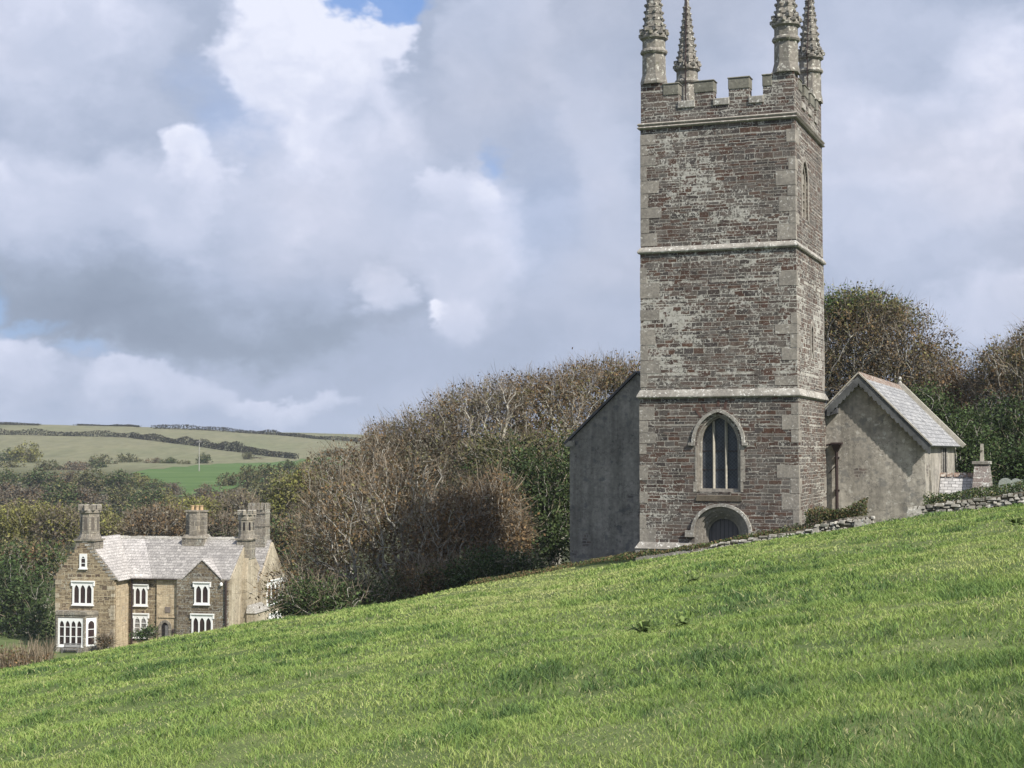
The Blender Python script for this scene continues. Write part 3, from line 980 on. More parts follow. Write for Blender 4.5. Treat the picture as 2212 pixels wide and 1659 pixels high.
# west window
gl = opening(-3.66, -2.28, -1.40, 0.24, 1.24)
fo = opening(-3.80, -2.14, -1.52, 0.24, 1.37)
wf = MB()
wf.band(fo, gl, 'y', 0.13, 0.36)
wf.band([(x * 1.0, z) for x, z in fo], opening(-3.74, -2.20, -1.46, 0.24, 1.31), 'y', 0.05, 0.125)
wf.prism([(-3.80, -1.52), (-2.14, -1.52), (-2.28, -1.40), (-3.66, -1.40)], 'y', 0.13, 0.36)
z = -1.52
rj = random.Random(9)
while z < 0.15:                                  # dressed jamb stones tied into the rubble
    h = rj.uniform(0.28, 0.5)
    if z + h > 0.2: h = 0.2 - z
    wl, wr = rj.uniform(.06, .26), rj.uniform(.06, .26)
    wf.box(-3.80 - wl, -3.795, -0.012, 0.12, z, z + h - .015)
    wf.box(-2.145, -2.14 + wr, -0.012, 0.12, z, z + h - .015)
    z += h
west = wf.build('west_window', M['granite'], church, OC)
g = MB()
g.add([(x, 0.33, z) for x, z in gl], [tuple(range(len(gl)))])
g.build('leaded_pane', M['glass_leaded'], west, OC)
for x in (-3.21, -2.74):
    mu = MB()
    t = 1.10
    mu.hull8([(x - .05, .26, -1.40), (x, .17, -1.40), (x + .05, .26, -1.40), (x + .04, .34, -1.40), (x - .04, .34, -1.40)],
             [(x - .05, .26, t), (x, .17, t), (x + .05, .26, t), (x + .04, .34, t), (x - .04, .34, t)])
    mu.build('mullion', M['mullion'], west, OC)
for z in (-0.02, -0.72):
    bar = MB()
    bar.box(-3.66, -2.28, 0.305, 0.335, z, z + .025)
    bar.build('saddle_bar', M['iron'], west, OC)
hm = MB()
ho, hi_ = arch(-3.98, -1.96, 0.30, 1.56, 10), arch(-3.86, -2.08, 0.30, 1.44, 10)
hm.band(ho, hi_, 'y', -0.09, 0.02)
hm.box(-4.10, -3.86, -0.09, 0.02, 0.20, 0.31)
hm.box(-2.08, -1.86, -0.09, 0.02, 0.20, 0.31)
hm.build('hood_mould', M['lichen_stone'], west, OC)
sl = MB()
sl.hull8([(-3.84, -0.04, -1.86), (-2.10, -0.04, -1.86), (-2.10, .10, -1.86), (-3.84, .10, -1.86)],
         [(-3.80, -0.035, -1.66), (-2.14, -0.035, -1.66), (-2.14, .28, -1.51), (-3.80, .28, -1.51)])
sl.build('sill', M['sill'], west, OC)
# west door: three stepped round orders, hood, plank door
dr = MB()
xm = -2.87
hw = [1.02, 0.90, 0.79, 0.69, 0.60]
ri = [0.95, 0.84, 0.74, 0.65, 0.57]
zs = [-3.02, -3.03, -3.04, -3.05, -3.06]
loops = [opening(xm - a, xm + a, -5.0, z, z + r, 12) for a, r, z in zip(hw, ri, zs)]
for i in range(4):
    dr.band(loops[i], loops[i + 1], 'y', 0.02 + 0.11 * i, 0.56)
    rr_ = 0.035
    pts = loops[i + 1]
    for p0, p1 in zip(pts, pts[1:]):             # a roll moulding on each arris
        dr.prism([(p0[0], p0[1]), (p1[0], p1[1]), (p1[0] * .96 + xm * .04, p1[1] - .03), (p0[0] * .96 + xm * .04, p0[1] - .03)], 'y', 0.045 + 0.11 * i, 0.10 + 0.11 * i)
doorway = dr.build('west_doorway', M['granite'], church, OC)
dd = MB()
dl = loops[4]
dd.prism([(x, z) for x, z in dl], 'y', 0.47, 0.54)
dd.build('door', M['door_wood'], doorway, OC)
dh = MB()
dh.band(arch(xm - 1.15, xm + 1.15, -3.02, -1.95, 12), arch(xm - 1.03, xm + 1.03, -3.02, -2.06, 12), 'y', -0.12, 0.02)
dh.box(xm - 1.36, xm - 1.03, -0.13, 0.02, -3.2, -2.96)
dh.box(xm + 1.03, xm + 1.36, -0.13, 0.02, -3.2, -2.96)
dh.build('hood_mould', M['lichen_stone'], doorway, OC)

# belfry opening and slit on the south face
bf = MB()
bo = opening(1.25, 2.79, 8.62, 10.15, 11.17, 8)
bf.band(bo, belfry, 'x', -0.065, -0.035)
bf.band(belfry, opening(1.54, 2.50, 8.80, 10.12, 10.83, 8), 'x', -0.26, -0.12)
bf.box(-0.30, -0.14, 1.98, 2.08, 8.8, 10.5)
bf.prism([(1.54, 10.14), (2.5, 10.14), (2.4, 10.55), (2.04, 10.45), (1.64, 10.55)], 'x', -0.30, -0.16)
belf = bf.build('belfry_window', M['granite'], church, OC)
lv = MB()
for k in range(4):
    z = 8.86 + k * 0.32
    lv.hull8([(-.36, 1.54, z + .16), (-.15, 1.54, z), (-.15, 2.5, z), (-.36, 2.5, z + .16)], [(-.36, 1.54, z + .2), (-.15, 1.54, z + .04), (-.15, 2.5, z + .04), (-.36, 2.5, z + .2)])
lv.build('louvre', M['granite'], belf, OC)
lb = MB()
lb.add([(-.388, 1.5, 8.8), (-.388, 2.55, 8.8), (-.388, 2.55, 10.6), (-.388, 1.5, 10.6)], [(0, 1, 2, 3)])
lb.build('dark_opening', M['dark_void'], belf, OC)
sf = MB()
sf.band(opening(2.82, 3.54, 3.55, 4.6, 5.02, 5), slit, 'x', -0.05, -0.015)
slw = sf.build('slit_window', M['granite'], church, OC)
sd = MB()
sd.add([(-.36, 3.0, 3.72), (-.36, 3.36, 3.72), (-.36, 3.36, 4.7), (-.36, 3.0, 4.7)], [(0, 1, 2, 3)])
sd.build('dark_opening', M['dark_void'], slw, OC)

# north aisle (left, in the tower's shade), nave, south aisle (right)
def slab(mb, ax, az, bx, bz, y0, y1, t=0.09):
    L = math.hypot(bx - ax, bz - az)
    nx, nz = -(bz - az) / L * t, (bx - ax) / L * t
    if nz < 0: nx, nz = -nx, -nz
    mb.prism([(ax, az), (bx, bz), (bx + nx, bz + nz), (ax + nx, az + nz)], 'y', y0, y1)

na = MB()
na.prism([(-10.85, -6.0), (-10.85, 0.42), (-7.85, 3.24), (-4.85, 0.42), (-4.85, -6.0)], 'y', 6.03, 6.6)
na.box(-10.85, -10.3, 6.6, 22, -6, 0.38)
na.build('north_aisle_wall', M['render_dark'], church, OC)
nr = MB()
slab(nr, -11.05, 0.27, -7.85, 3.28, 5.93, 22)
slab(nr, -4.7, 0.32, -7.85, 3.28, 5.93, 22)
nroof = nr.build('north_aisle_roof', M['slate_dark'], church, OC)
kn = MB()
kn.box(-11.05, -10.6, 5.95, 6.03, 0.18, 0.42)
kn.box(-11.0, -10.86, 6.03, 6.5, 0.16, 0.34)
kn.build('kneeler_stone', M['render'], church, OC)
nv = MB()
nv.prism([(-4.7, 0.3), (-3.0, 2.3), (-1.2, 0.3)], 'y', 6.05, 22)
nv.build('nave_roof', M['slate_church'], church, OC)

sa = MB()
sa.prism([(-1.15, -5), (-1.15, 0.40), (1.35, 2.92), (3.83, 0.38), (3.83, -5)], 'y', 6.03, 6.6)
sa.box(3.28, 3.83, 6.6, 19.2, -5, 0.22)
sa.prism([(-1.15, -5), (-1.15, 0.40), (1.35, 2.92), (3.83, 0.38), (3.83, -5)], 'y', 18.8, 19.2)
sa.build('south_aisle_wall', M['render'], church, OC)
sr = MB()
slab(sr, 4.06, 0.15, 1.35, 2.94, 5.70, 18.9)
slab(sr, -1.1, 0.42, 1.35, 2.94, 5.70, 18.9)
sroof = sr.build('south_aisle_roof', M['slate_church'], church, OC)
rt = MB()
y = 5.68
while y < 18.6:
    rt.prism([(1.12, 2.82), (1.35, 3.14), (1.58, 2.82), (1.35, 2.95)], 'y', y, y + 0.42)
    y += 0.45
rt.build('ridge_tile', M['ridge_tile'], sroof, OC)
bb_ = MB()
def scallop(ax, az, bx, bz, n, dep, mb, y0, y1):
    up, lo = [], []
    for i in range(n * 6 + 1):
        t = i / (n * 6)
        x, z = ax + (bx - ax) * t, az + (bz - az) * t
        up.append((x, z))
        lo.append((x, z - dep - 0.085 * abs(math.sin(math.pi * i / 6))))
    mb.band(up, lo, 'y', y0, y1)
scallop(1.35, 2.98, 4.08, 0.18, 16, 0.30, bb_, 5.64, 5.69)
scallop(1.35, 2.98, 0.10, 1.70, 8, 0.30, bb_, 5.64, 5.69)
bb_.build('bargeboard', M['barge'], church, OC)
vc = MB()
for (ax, az, bx, bz) in ((1.35, 3.06, 4.12, 0.22), (1.35, 3.06, 0.0, 1.68)):
    slab(vc, ax, az, bx, bz, 5.60, 5.78, 0.05)
vc.build('verge_edge', M['mullion'], sroof, OC)
gt = MB()
gt.hull8([(0.03, 5.7, 1.36), (0.5, 5.7, 1.5), (0.5, 6.02, 1.5), (0.03, 6.02, 1.36)], [(0.03, 5.7, 1.62), (0.5, 5.7, 1.72), (0.5, 6.02, 1.72), (0.03, 6.02, 1.62)])
gt.build('valley_gutter', M['slate_dark'], church, OC)
cp = MB()
slab(cp, 4.2, 0.14, 1.35, 3.06, 18.9, 19.3, 0.2)
slab(cp, -1.2, 0.42, 1.35, 3.06, 18.9, 19.3, 0.2)
cope = cp.build('gable_coping', M['mullion'], church, OC)
fi = MB()
fi.turn(1.35, 19.1, [(0.13, 3.1), (0.10, 3.25), (0.05, 3.32), (0.09, 3.42), (0.07, 3.5), (0.02, 3.55)], 8)
fi.build('finial', M['lichen_stone'], cope, OC)
ep = MB()                                        # rubble base and patched plaster below the pipe
ep.hull8([(0.62, 5.93, -4.5), (1.5, 5.93, -4.5), (1.5, 6.03, -4.5), (0.62, 6.03, -4.5)], [(0.70, 5.99, -2.3), (1.15, 5.99, -2.5), (1.15, 6.03, -2.5), (0.70, 6.03, -2.3)])
ep.build('exposed_stone', M['tower'], church, OC)
dp = MB()
def pipe(mb, p0, p1, r, n=8):
    d = (Vector(p1) - Vector(p0)).normalized()
    u = d.orthogonal().normalized()
    v = d.cross(u)
    R = lambda c: [tuple(Vector(c) + u * r * math.cos(2 * math.pi * i / n) + v * r * math.sin(2 * math.pi * i / n)) for i in range(n)]
    mb.loft([R(p0), R(p1)])
pipe(dp, (0.43, 5.86, 0.1), (0.43, 5.86, -3.6), 0.065)
pipe(dp, (0.0, 5.9, 0.22), (0.43, 5.86, 0.30), 0.04)
pipe(dp, (0.1, 5.98, -0.9), (0.43, 5.86, -0.55), 0.02)
for z in (-0.3, -1.6, -2.6):
    dp.box(0.33, 0.53, 5.82, 6.02, z, z + 0.06)
down = dp.build('downpipe', M['iron'], church, OC)
hp_ = MB()
hp_.hull8([(0.35, 5.78, -0.02), (0.51, 5.78, -0.02), (0.51, 5.98, -0.02), (0.35, 5.98, -0.02)], [(0.24, 5.68, 0.26), (0.64, 5.68, 0.26), (0.64, 6.0, 0.26), (0.24, 6.0, 0.26)])
hp_.box(0.22, 0.66, 5.66, 6.01, 0.262, 0.33)
hp_.build('hopper_head', M['iron'], down, OC)
# window on the south side of the aisle
sw = MB()
sw.box(3.80, 3.88, 12.5, 12.75, -2.2, 0.12)
sw.box(3.80, 3.88, 14.6, 14.95, -2.2, 0.12)
sw.box(3.80, 3.87, 13.55, 13.7, -2.2, 0.12)
swn = sw.build('aisle_window', M['lichen_stone'], church, OC)
sg = MB()
sg.box(3.78, 3.845, 12.75, 13.55, -2.2, 0.12)
sg.box(3.78, 3.845, 13.7, 14.6, -2.2, 0.12)
sg.build('dark_pane', M['dark_void'], swn, OC)
bt = MB()
bt.hull8([(3.83, 7.6, -5), (4.15, 7.6, -5), (4.15, 8.2, -5), (3.83, 8.2, -5)], [(3.83, 7.6, -0.55), (3.86, 7.6, -0.55), (3.86, 8.2, -0.55), (3.83, 8.2, -0.55)])
bt.build('buttress', M['render'], church, OC)

# south porch: slate slope towards the viewer, gable wall edge-on with a cross
pr = MB()
pr.prism([(9.6, -3.3), (12.0, -1.02), (14.4, -3.3), (14.4, -3.4), (12.0, -1.14), (9.6, -3.4)], 'x', 3.86, 5.24)
porch_roof = pr.build('porch_roof', M['slate_porch'], church, OC)
prt = MB()
for i in range(5):
    prt.prism([(11.84, -1.10), (12.0, -0.93), (12.16, -1.10), (12.0, -1.05)], 'x', 3.84 + i * .28, 4.08 + i * .28)
prt.build('ridge_tile', M['ridge_tile'], porch_roof, OC)
pg = MB()
pg.hull8([(5.18, 9.5, -4.8), (5.98, 9.5, -4.8), (5.98, 14.5, -4.8), (5.18, 14.5, -4.8)], [(5.20, 9.5, -2.7), (5.94, 9.5, -2.7), (5.94, 14.5, -2.7), (5.20, 14.5, -2.7)])
pg.hull8([(5.20, 9.55, -2.70), (5.94, 9.55, -2.70), (5.94, 14.45, -2.70), (5.20, 14.45, -2.70)], [(5.27, 11.7, -0.55), (5.86, 11.7, -0.55), (5.86, 12.3, -0.55), (5.27, 12.3, -0.55)])
M['porch'] = masonry('porch_masonry', [(0.0, (0.10, 0.09, 0.085)), (0.5, (0.16, 0.14, 0.13)), (1.0, (0.12, 0.09, 0.08))], (0.22, 0.20, 0.18), 0.4, 0.16, 0.015, lichen=0.85, lich_col=(0.6, 0.6, 0.56))
pgw = pg.build('porch_gable', M['porch'], church, OC)
pgc = MB()
pgc.box(5.18, 5.92, 11.55, 12.45, -0.56, -0.44)
pgc.build('coping', M['lichen_stone'], pgw, OC)
cr_ = MB()
cr_.hull8([(5.48, 11.93, -0.44), (5.64, 11.93, -0.44), (5.64, 12.07, -0.44), (5.48, 12.07, -0.44)], [(5.50, 11.95, 0.30), (5.62, 11.95, 0.30), (5.62, 12.05, 0.30), (5.50, 12.05, 0.30)])
cr_.box(5.505, 5.615, 11.72, 12.28, 0.02, 0.14)
cr_.build('gable_cross', M['mullion'], pgw, OC)


def cworld(x, y):
    p = CH + CR * x + CB * y
    return float(p[0]), float(p[1])


# ------------------------------------------------------------------ drystone field wall in two runs, with its plants
def drystone(label, x0, x1, h0, h1, big_at, seed):
    r = random.Random(seed)
    mx, my = cworld((x0 + x1) / 2, -2.5)
    mz = float(terrain(mx, my, False)) - 0.3
    root = empty('field_wall', (mx, my, mz), -TH, label, 'stone wall')
    mb = MB()
    core = MB()
    xm_ = (x0 + x1) / 2
    def gz(x):
        wx, wy = cworld(x, -2.75)
        return float(terrain(wx, wy)) - mz
    n = int((x1 - x0) / 0.4)
    for i in range(n):
        a, b = x0 + (x1 - x0) * i / n, x0 + (x1 - x0) * (i + 1) / n
        t = (i + .5) / n
        h = h0 + (h1 - h0) * t
        za, zb = gz(a), gz(b)
        core.hull8([(a - xm_, -0.14, za - .4), (b - xm_, -0.14, zb - .4), (b - xm_, 0.34, zb - .4), (a - xm_, 0.34, za - .4)],
                   [(a - xm_, -0.10, za + h - .05), (b - xm_, -0.10, zb + h - .05), (b - xm_, 0.3, zb + h - .05), (a - xm_, 0.3, za + h - .05)])
    row = 0
    base = -0.1
    while base < max(h0, h1):
        x = x0 + r.uniform(-.1, .1)
        rh = r.uniform(0.06, 0.13)
        while x < x1:
            L = r.choice((r.uniform(0.10, 0.22), r.uniform(0.16, 0.42)))
            t = (x - x0) / (x1 - x0)
            h = h0 + (h1 - h0) * t
            top = base + rh
            if top <= h + 0.04 and r.random() < 0.97:
                z = gz(x + L / 2) + base + r.uniform(-.03, .03)
                f = -0.20 + r.uniform(-.04, .04)
                j = lambda s=0.035: r.uniform(-s, s)
                bot = [(x - xm_ + j(), f + j(), z + j(.01)), (x + L - .03 - xm_ + j(), f + j(), z + j(.01)), (x + L - .03 - xm_, 0.1, z), (x - xm_, 0.1, z)]
                tp = [(x - xm_ + j() + .02, f + .02 + j(), z + rh - .02 + j(.02)), (x + L - .05 - xm_ + j(), f + .02 + j(), z + rh - .02 + j(.02)), (x + L - .05 - xm_, 0.1, z + rh - .02), (x + .02 - xm_, 0.1, z + rh - .02)]
                mb.hull8(bot, tp)
            x += L
        base += rh
    for bx, bw, bh in big_at:
        z = gz(bx) - 0.1
        mb.hull8([(bx - xm_, -.28, z), (bx + bw - xm_, -.26, z + .04), (bx + bw - xm_, .2, z + .04), (bx - xm_, .2, z)],
                 [(bx + .04 - xm_, -.24, z + bh), (bx + bw - .05 - xm_, -.22, z + bh + .06), (bx + bw - .05 - xm_, .16, z + bh + .06), (bx + .04 - xm_, .16, z + bh)])
    core.build('wall_core', M['wall_earth'], root)
    mb.build('stone_face', M['wall_stone'], root, bevel=0.018)
    return root


drystone('low broken drystone wall of white lichened stones in front of the tower door, left of the gap', -3.4, 2.95, 0.14, 0.36, [(2.35, 0.62, 0.36), (-3.2, 0.4, 0.18), (0.9, 0.3, 0.3)], 11)
drystone('higher drystone wall with white lichened stones right of the gap, below the porch', 4.15, 19.0, 0.42, 0.62, [(4.1, 0.55, 0.42)], 12)
# ------------------------------------------------------------------ stone house in the hollow
AL = math.radians(11)
ZH = 1.2
house = empty('stone_house', (-44.31, 150.0, -19.22 - ZH), -AL,
              'old two storey stone house with white gothic windows, pale slate roof and castellated chimneys', 'house')
OH = (0, 0, ZH)


def hwin(name, face, s0, s1, z0, z1, n, t, head=0.28, bar=0, label=True, glass='pane', proud=0.10):
    """white lancet window; face 'f' looks to the front, 'r' to the right"""
    fn = (lambda s, z, d=0.0: (s, t + d, z)) if face == 'f' else (lambda s, z, d=0.0: (t - d, s, z))
    fr = 0.16
    w = (s1 - s0 - 2 * fr - (n - 1) * 0.13) / n
    holes = []
    for i in range(n):
        a = s0 + fr + i * (w + 0.13)
        holes.append(opening(a, a + w, z0 + fr, z1 - fr - head - w * .75, z1 - fr - head * .5, 4))
    mb = MB()
    outer = [(s0, z0), (s1, z0), (s1, z1), (s0, z1)]
    mb.face_holes(outer, holes, lambda a, z: fn(a, z, -proud))
    for lp in holes:
        reveal(mb, lp, fn, -proud, 0.0)
    reveal(mb, outer, fn, -proud, 0.02)
    def bx(a0, a1, b0, b1, d0, d1):
        p, q_ = fn(a0, b0, d0), fn(a1, b1, d1)
        mb.box(min(p[0], q_[0]), max(p[0], q_[0]), min(p[1], q_[1]), max(p[1], q_[1]), b0, b1)
    bx(s0 - .08, s1 + .08, z0 - .10, z0 - .001, -proud - .08, 0.0)
    if label:
        bx(s0 - .14, s1 + .14, z1 + .001, z1 + .11, -proud - .10, 0.0)
        bx(s0 - .14, s0 - .005, z1 - .38, z1, -proud - .05, 0.0)
        bx(s1 + .005, s1 + .14, z1 - .38, z1, -proud - .05, 0.0)
    for k in range(bar):
        zz = z0 + (z1 - z0) * (k + 1) / (bar + 1)
        bx(s0 + fr, s1 - fr, zz, zz + 0.06, -proud + .03, -proud + .06)
    o = mb.build(name, M['white_paint'], house, OH)
    for lp in holes:
        pm = MB()
        pm.add([fn(a, z, -0.015) for a, z in lp], [tuple(range(len(lp)))])
        pm.build('pane', M[glass], o, OH)
    return o


# left wing: gable to the front
w1 = MB()
w1.prism([(0, -1), (0, 6.95), (3.03, 10.6), (6.1, 6.95), (6.1, -1)], 'y', 0, 7.3)
w1.mi = 1                                        # pale corner stones
rqh = random.Random(8)
for s_, sg in ((0.0, 1), (6.1, -1)):
    zz = -0.6
    while zz < 6.6:
        hh_ = rqh.uniform(.3, .5)
        ln_ = rqh.uniform(.3, .75)
        if rqh.random() < .7:
            w1.box(min(s_ - sg * .015, s_ + sg * ln_), max(s_ - sg * .015, s_ + sg * ln_), -.015, .3, zz, zz + hh_ - .03)
        zz += hh_
w1.build('gable_wing_wall', [M['rubble'], M['ochre_render']], house, OH)
w2 = MB()
w2.box(6.07, 6.125, 0.45, 3.2, -1, 6.9)
w2.build('return_wall', M['ochre'], house, OH)
wr = MB()
slab(wr, 6.45, 6.62, 3.03, 10.66, 0.25, 7.5, 0.12)
slab(wr, -0.3, 6.62, 3.03, 10.66, 0.25, 7.5, 0.12)
wroof = wr.build('roof', M['slate_pale'], house, OH)
st = MB()
sb = MB()
for i in range(12):
    t = i / 12
    for sgn, e in ((1, 6.3), (-1, -0.22)):
        s = e + (3.03 - e) * t
        z = 6.82 + (10.66 - 6.82) * t
        mb_ = st if sgn > 0 else sb
        mb_.box(min(s, s - sgn * .55), max(s, s - sgn * .55), -0.03 if sgn > 0 else -0.004, 0.36, z, z + (0.20 if sgn > 0 else 0.28))
st.build('stepped_verge', M['lichen_stone'], wroof, OH)
sb.build('stepped_verge', M['rubble'], wroof, OH)

# main range
mr = MB()
mr.prism([(3.2, -1), (3.2, 6.9), (7.3, 10.25), (11.4, 6.9), (11.4, -1)], 'x', 6.0, 16.6)
mr.build('main_wall', M['rubble'], house, OH)
oc = MB()
oc.box(9.15, 11.35, 3.02, 3.25, -1, 6.84)
oc.box(9.45, 11.2, 2.94, 3.02, 2.95, 3.08)
ochre_bay = oc.build('ochre_bay', M['ochre'], house, OH)
dg = MB()
dg.prism([(11.36, -1), (11.36, 6.70), (12.1, 6.78), (13.97, 8.60), (15.8, 6.78), (16.62, 6.70), (16.62, -1)], 'y', 2.74, 3.3)
dg.build('dormer_wall', M['rubble_dark'], house, OH)
ro = MB()
def roofq(mb, sb0, sb1, st0, st1, t0, z0, t1, z1, th=0.12):
    mb.hull8([(sb0, t0, z0), (sb1, t0, z0), (st1, t1, z1), (st0, t1, z1)], [(sb0, t0, z0 + th), (sb1, t0, z0 + th), (st1, t1, z1 + th), (st0, t1, z1 + th)])
roofq(ro, 8.82, 16.75, 5.9, 16.75, 2.8, 6.72, 7.3, 10.38)
roofq(ro, 6.2, 16.75, 3.0, 16.75, 11.8, 6.72, 7.3, 10.38)
mroof = ro.build('roof', M['slate_house'], house, OH)
ro2 = MB()
roofq(ro2, 6.2, 8.8, 3.2, 5.88, 2.8, 6.73, 7.3, 10.39)
ro2.build('lichened_slope', M['slate_pale'], mroof, OH)
rg = MB()
rr_ = random.Random(2)
for i in range(28):
    s = 3.2 + i * 0.48
    j = rr_.uniform(-.02, .03)
    rg.prism([(7.08, 10.36 + j), (7.3, 10.62 + j), (7.52, 10.36 + j)], 'x', s, s + .46)
rg.build('ridge_tile', M['lichen_stone'], mroof, OH)
dr_ = MB()
dr_.hull8([(13.97, 2.66, 8.62), (15.98, 2.66, 6.74), (15.98, 3.3, 6.74), (13.97, 5.4, 8.62)], [(13.97, 2.66, 8.74), (15.98, 2.66, 6.86), (15.98, 3.3, 6.86), (13.97, 5.4, 8.74)])
dr_.hull8([(13.97, 2.66, 8.62), (11.95, 2.66, 6.74), (11.95, 3.3, 6.74), (13.97, 5.4, 8.62)], [(13.97, 2.66, 8.74), (11.95, 2.66, 6.86), (11.95, 3.3, 6.86), (13.97, 5.4, 8.74)])
dr_.build('dormer_roof', M['slate_pale'], mroof, OH)
gu = MB()
gu.box(6.2, 11.4, 2.70, 2.80, 6.66, 6.74)
pipe(gu, (6.55, 3.0, 6.7), (6.55, 3.05, -0.5), 0.10)
gu.build('gutter', M['iron'], house, OH)
dpp = MB()
pipe(dpp, (16.45, 2.62, 6.7), (16.45, 2.62, -0.5), 0.10)
dpp.build('downpipe', M['iron'], house, OH)
# right end: gable with chimney breast
eg = MB()
eg.prism([(3.0, -1), (3.0, 6.85), (7.3, 10.3), (11.5, 6.85), (11.5, -1)], 'x', 16.62, 16.85)
eg.build('end_gable_wall', M['ochre_render'], house, OH)
br = MB()
br.hull8([(16.85, 5.7, -1), (17.45, 5.7, -1), (17.45, 9.0, -1), (16.85, 9.0, -1)], [(16.85, 5.9, 6.6), (17.35, 5.9, 6.6), (17.35, 8.8, 6.6), (16.85, 8.8, 6.6)])
br.hull8([(16.5, 5.9, 6.6), (17.35, 5.9, 6.6), (17.35, 8.8, 6.6), (16.5, 8.8, 6.6)], [(16.5, 6.5, 8.6), (17.3, 6.5, 8.6), (17.3, 8.1, 8.6), (16.5, 8.1, 8.6)])
br.build('chimney_breast', M['ochre_render'], house, OH)
ov = MB()
ov.box(17.46, 18.3, 5.6, 9.6, -1, 3.25)
ovn = ov.build('lean_to', M['ochre_render'], house, OH)
ol = MB()
ol.hull8([(17.44, 5.5, 3.25), (18.42, 5.5, 3.25), (18.42, 9.7, 3.25), (17.44, 9.7, 3.25)], [(17.44, 5.8, 4.0), (17.6, 5.8, 4.0), (17.6, 9.4, 4.0), (17.44, 9.4, 4.0)])
ol.build('stone_cap', M['lichen_stone'], ovn, OH)

def crown(mb, cx, cy, r, z, n, h=0.42, depth=0.18):
    for k in range(n):
        a0 = 2 * math.pi * (k + 0.0) / n
        for da, hh in ((0.0, h),):
            x, y = cx + (r - depth / 2) * math.cos(a0), cy + (r - depth / 2) * math.sin(a0)
            mb.turn(x, y, [(r * .30, z), (r * .30, z + hh), (r * .18, z + hh + .05)], 4, a0)

# chimney on the left gable: octagonal, panelled, castellated
c1 = MB()
cx, cy = 3.03, 0.98
c1.box(cx - .98, cx + .98, cy - .95, cy + .95, 9.6, 10.5)
c1.box(cx - 1.12, cx + 1.12, cy - 1.08, cy + 1.08, 10.5, 10.66)
c1.turn(cx, cy, [(1.18, 10.66), (0.98, 11.1), (0.93, 11.15), (0.90, 13.1), (1.02, 13.2), (1.02, 13.45), (0.94, 13.5)], 8)
crown(c1, cx, cy, 0.98, 13.45, 8, 0.5)
ch1 = c1.build('chimney', M['chimney'], house, OH)
for k in range(8):
    a = k * math.pi / 4
    pn = MB()
    ap = 0.862
    ux, uy = -math.sin(a), math.cos(a)
    lp = opening(-.15, .15, 11.5, 12.6, 12.85, 3)
    pn.add([(cx + ap * math.cos(a) + ux * s, cy + ap * math.sin(a) + uy * s, z) for s, z in lp], [tuple(range(len(lp)))])
    pn.build('sunk_panel', plain('sunk_panel_stone', (0.10, 0.085, 0.07), 0.9, 0.3, 4) if k == 0 else pnm, ch1, OH)
    pnm = bpy.data.materials['sunk_panel_stone']
# cross-shaped stack on the ridge with three pots
c2 = MB()
cx, cy = 11.45, 7.3
c2.box(cx - 1.15, cx + 1.15, cy - .95, cy + .95, 9.4, 10.5)
c2.hull8([(cx - 1.25, cy - 1.02, 10.5), (cx + 1.25, cy - 1.02, 10.5), (cx + 1.25, cy + 1.02, 10.5), (cx - 1.25, cy + 1.02, 10.5)],
         [(cx - 1.0, cy - .8, 10.85), (cx + 1.0, cy - .8, 10.85), (cx + 1.0, cy + .8, 10.85), (cx - 1.0, cy + .8, 10.85)])
c2.box(cx - .98, cx + .98, cy - .40, cy + .40, 10.8, 13.1)
c2.box(cx - .40, cx + .40, cy - .88, cy + .88, 10.8, 13.1)
c2.turn(cx, cy, [(0.72, 10.8), (0.72, 13.1)], 8)
c2.box(cx - 1.08, cx + 1.08, cy - .46, cy + .46, 13.102, 13.26)
c2.box(cx - .46, cx + .46, cy - .97, cy + .97, 13.10, 13.262)
ch2 = c2.build('chimney', M['chimney'], house, OH)
for s in (-0.45, 0.05, 0.5):
    po = MB()
    po.turn(cx + s, cy, [(0.19, 13.25), (0.17, 13.6), (0.20, 13.66), (0.20, 13.74), (0.14, 13.74)], 10)
    po.build('chimney_pot', M['pot'], ch2, OH)
# turret chimney on the right gable, with slits and battlements
c3 = MB()
cx, cy = 16.75, 7.3
c3.box(cx - .72, cx + .62, cy - .8, cy + .8, 8.5, 10.35)
c3.box(cx - .88, cx + .78, cy - .92, cy + .92, 10.35, 10.5)
c3.turn(cx, cy, [(0.95, 10.5), (0.80, 10.95), (0.78, 12.3), (0.86, 12.38), (0.84, 12.45), (0.84, 12.9)], 8)
crown(c3, cx, cy, 0.86, 12.85, 8, 0.42)
ch3 = c3.build('chimney', M['chimney'], house, OH)
for k in range(8):
    a = k * math.pi / 4
    pn = MB()
    ap = 0.735
    ux, uy = -math.sin(a), math.cos(a)
    lp = opening(-.10, .10, 11.3, 12.0, 12.15, 3)
    pn.add([(cx + ap * math.cos(a) + ux * s, cy + ap * math.sin(a) + uy * s, z) for s, z in lp], [tuple(range(len(lp)))])
    pn.build('slit', M['dark_void'], ch3, OH)
# rear wing and its broad castellated stack
rw = MB()
rw.prism([(10.0, -1), (10.0, 6.15), (13.5, 9.75), (17.0, 6.15), (17.0, -1)], 'x', 9.0, 17.3)
rw.build('rear_wing_wall', M['ochre_render'], house, OH)
rr2 = MB()
for (ta, za, tb, zb) in ((9.75, 5.95, 13.5, 9.86), (17.25, 5.95, 13.5, 9.86)):
    L = math.hypot(tb - ta, zb - za)
    rr2.prism([(ta, za), (tb, zb), (tb, zb + .16), (ta, za + .16)], 'x', 8.8, 17.1)
rr2.build('rear_roof', M['slate_house'], house, OH)
c4 = MB()
cx, cy = 15.75, 13.5
c4.box(cx - .92, cx + .92, cy - .75, cy + .75, 8.6, 13.1)
c4.box(cx - .98, cx + .98, cy - .82, cy + .82, 11.4, 11.52)
c4.box(cx - .98, cx + .98, cy - .82, cy + .82, 12.7, 12.82)
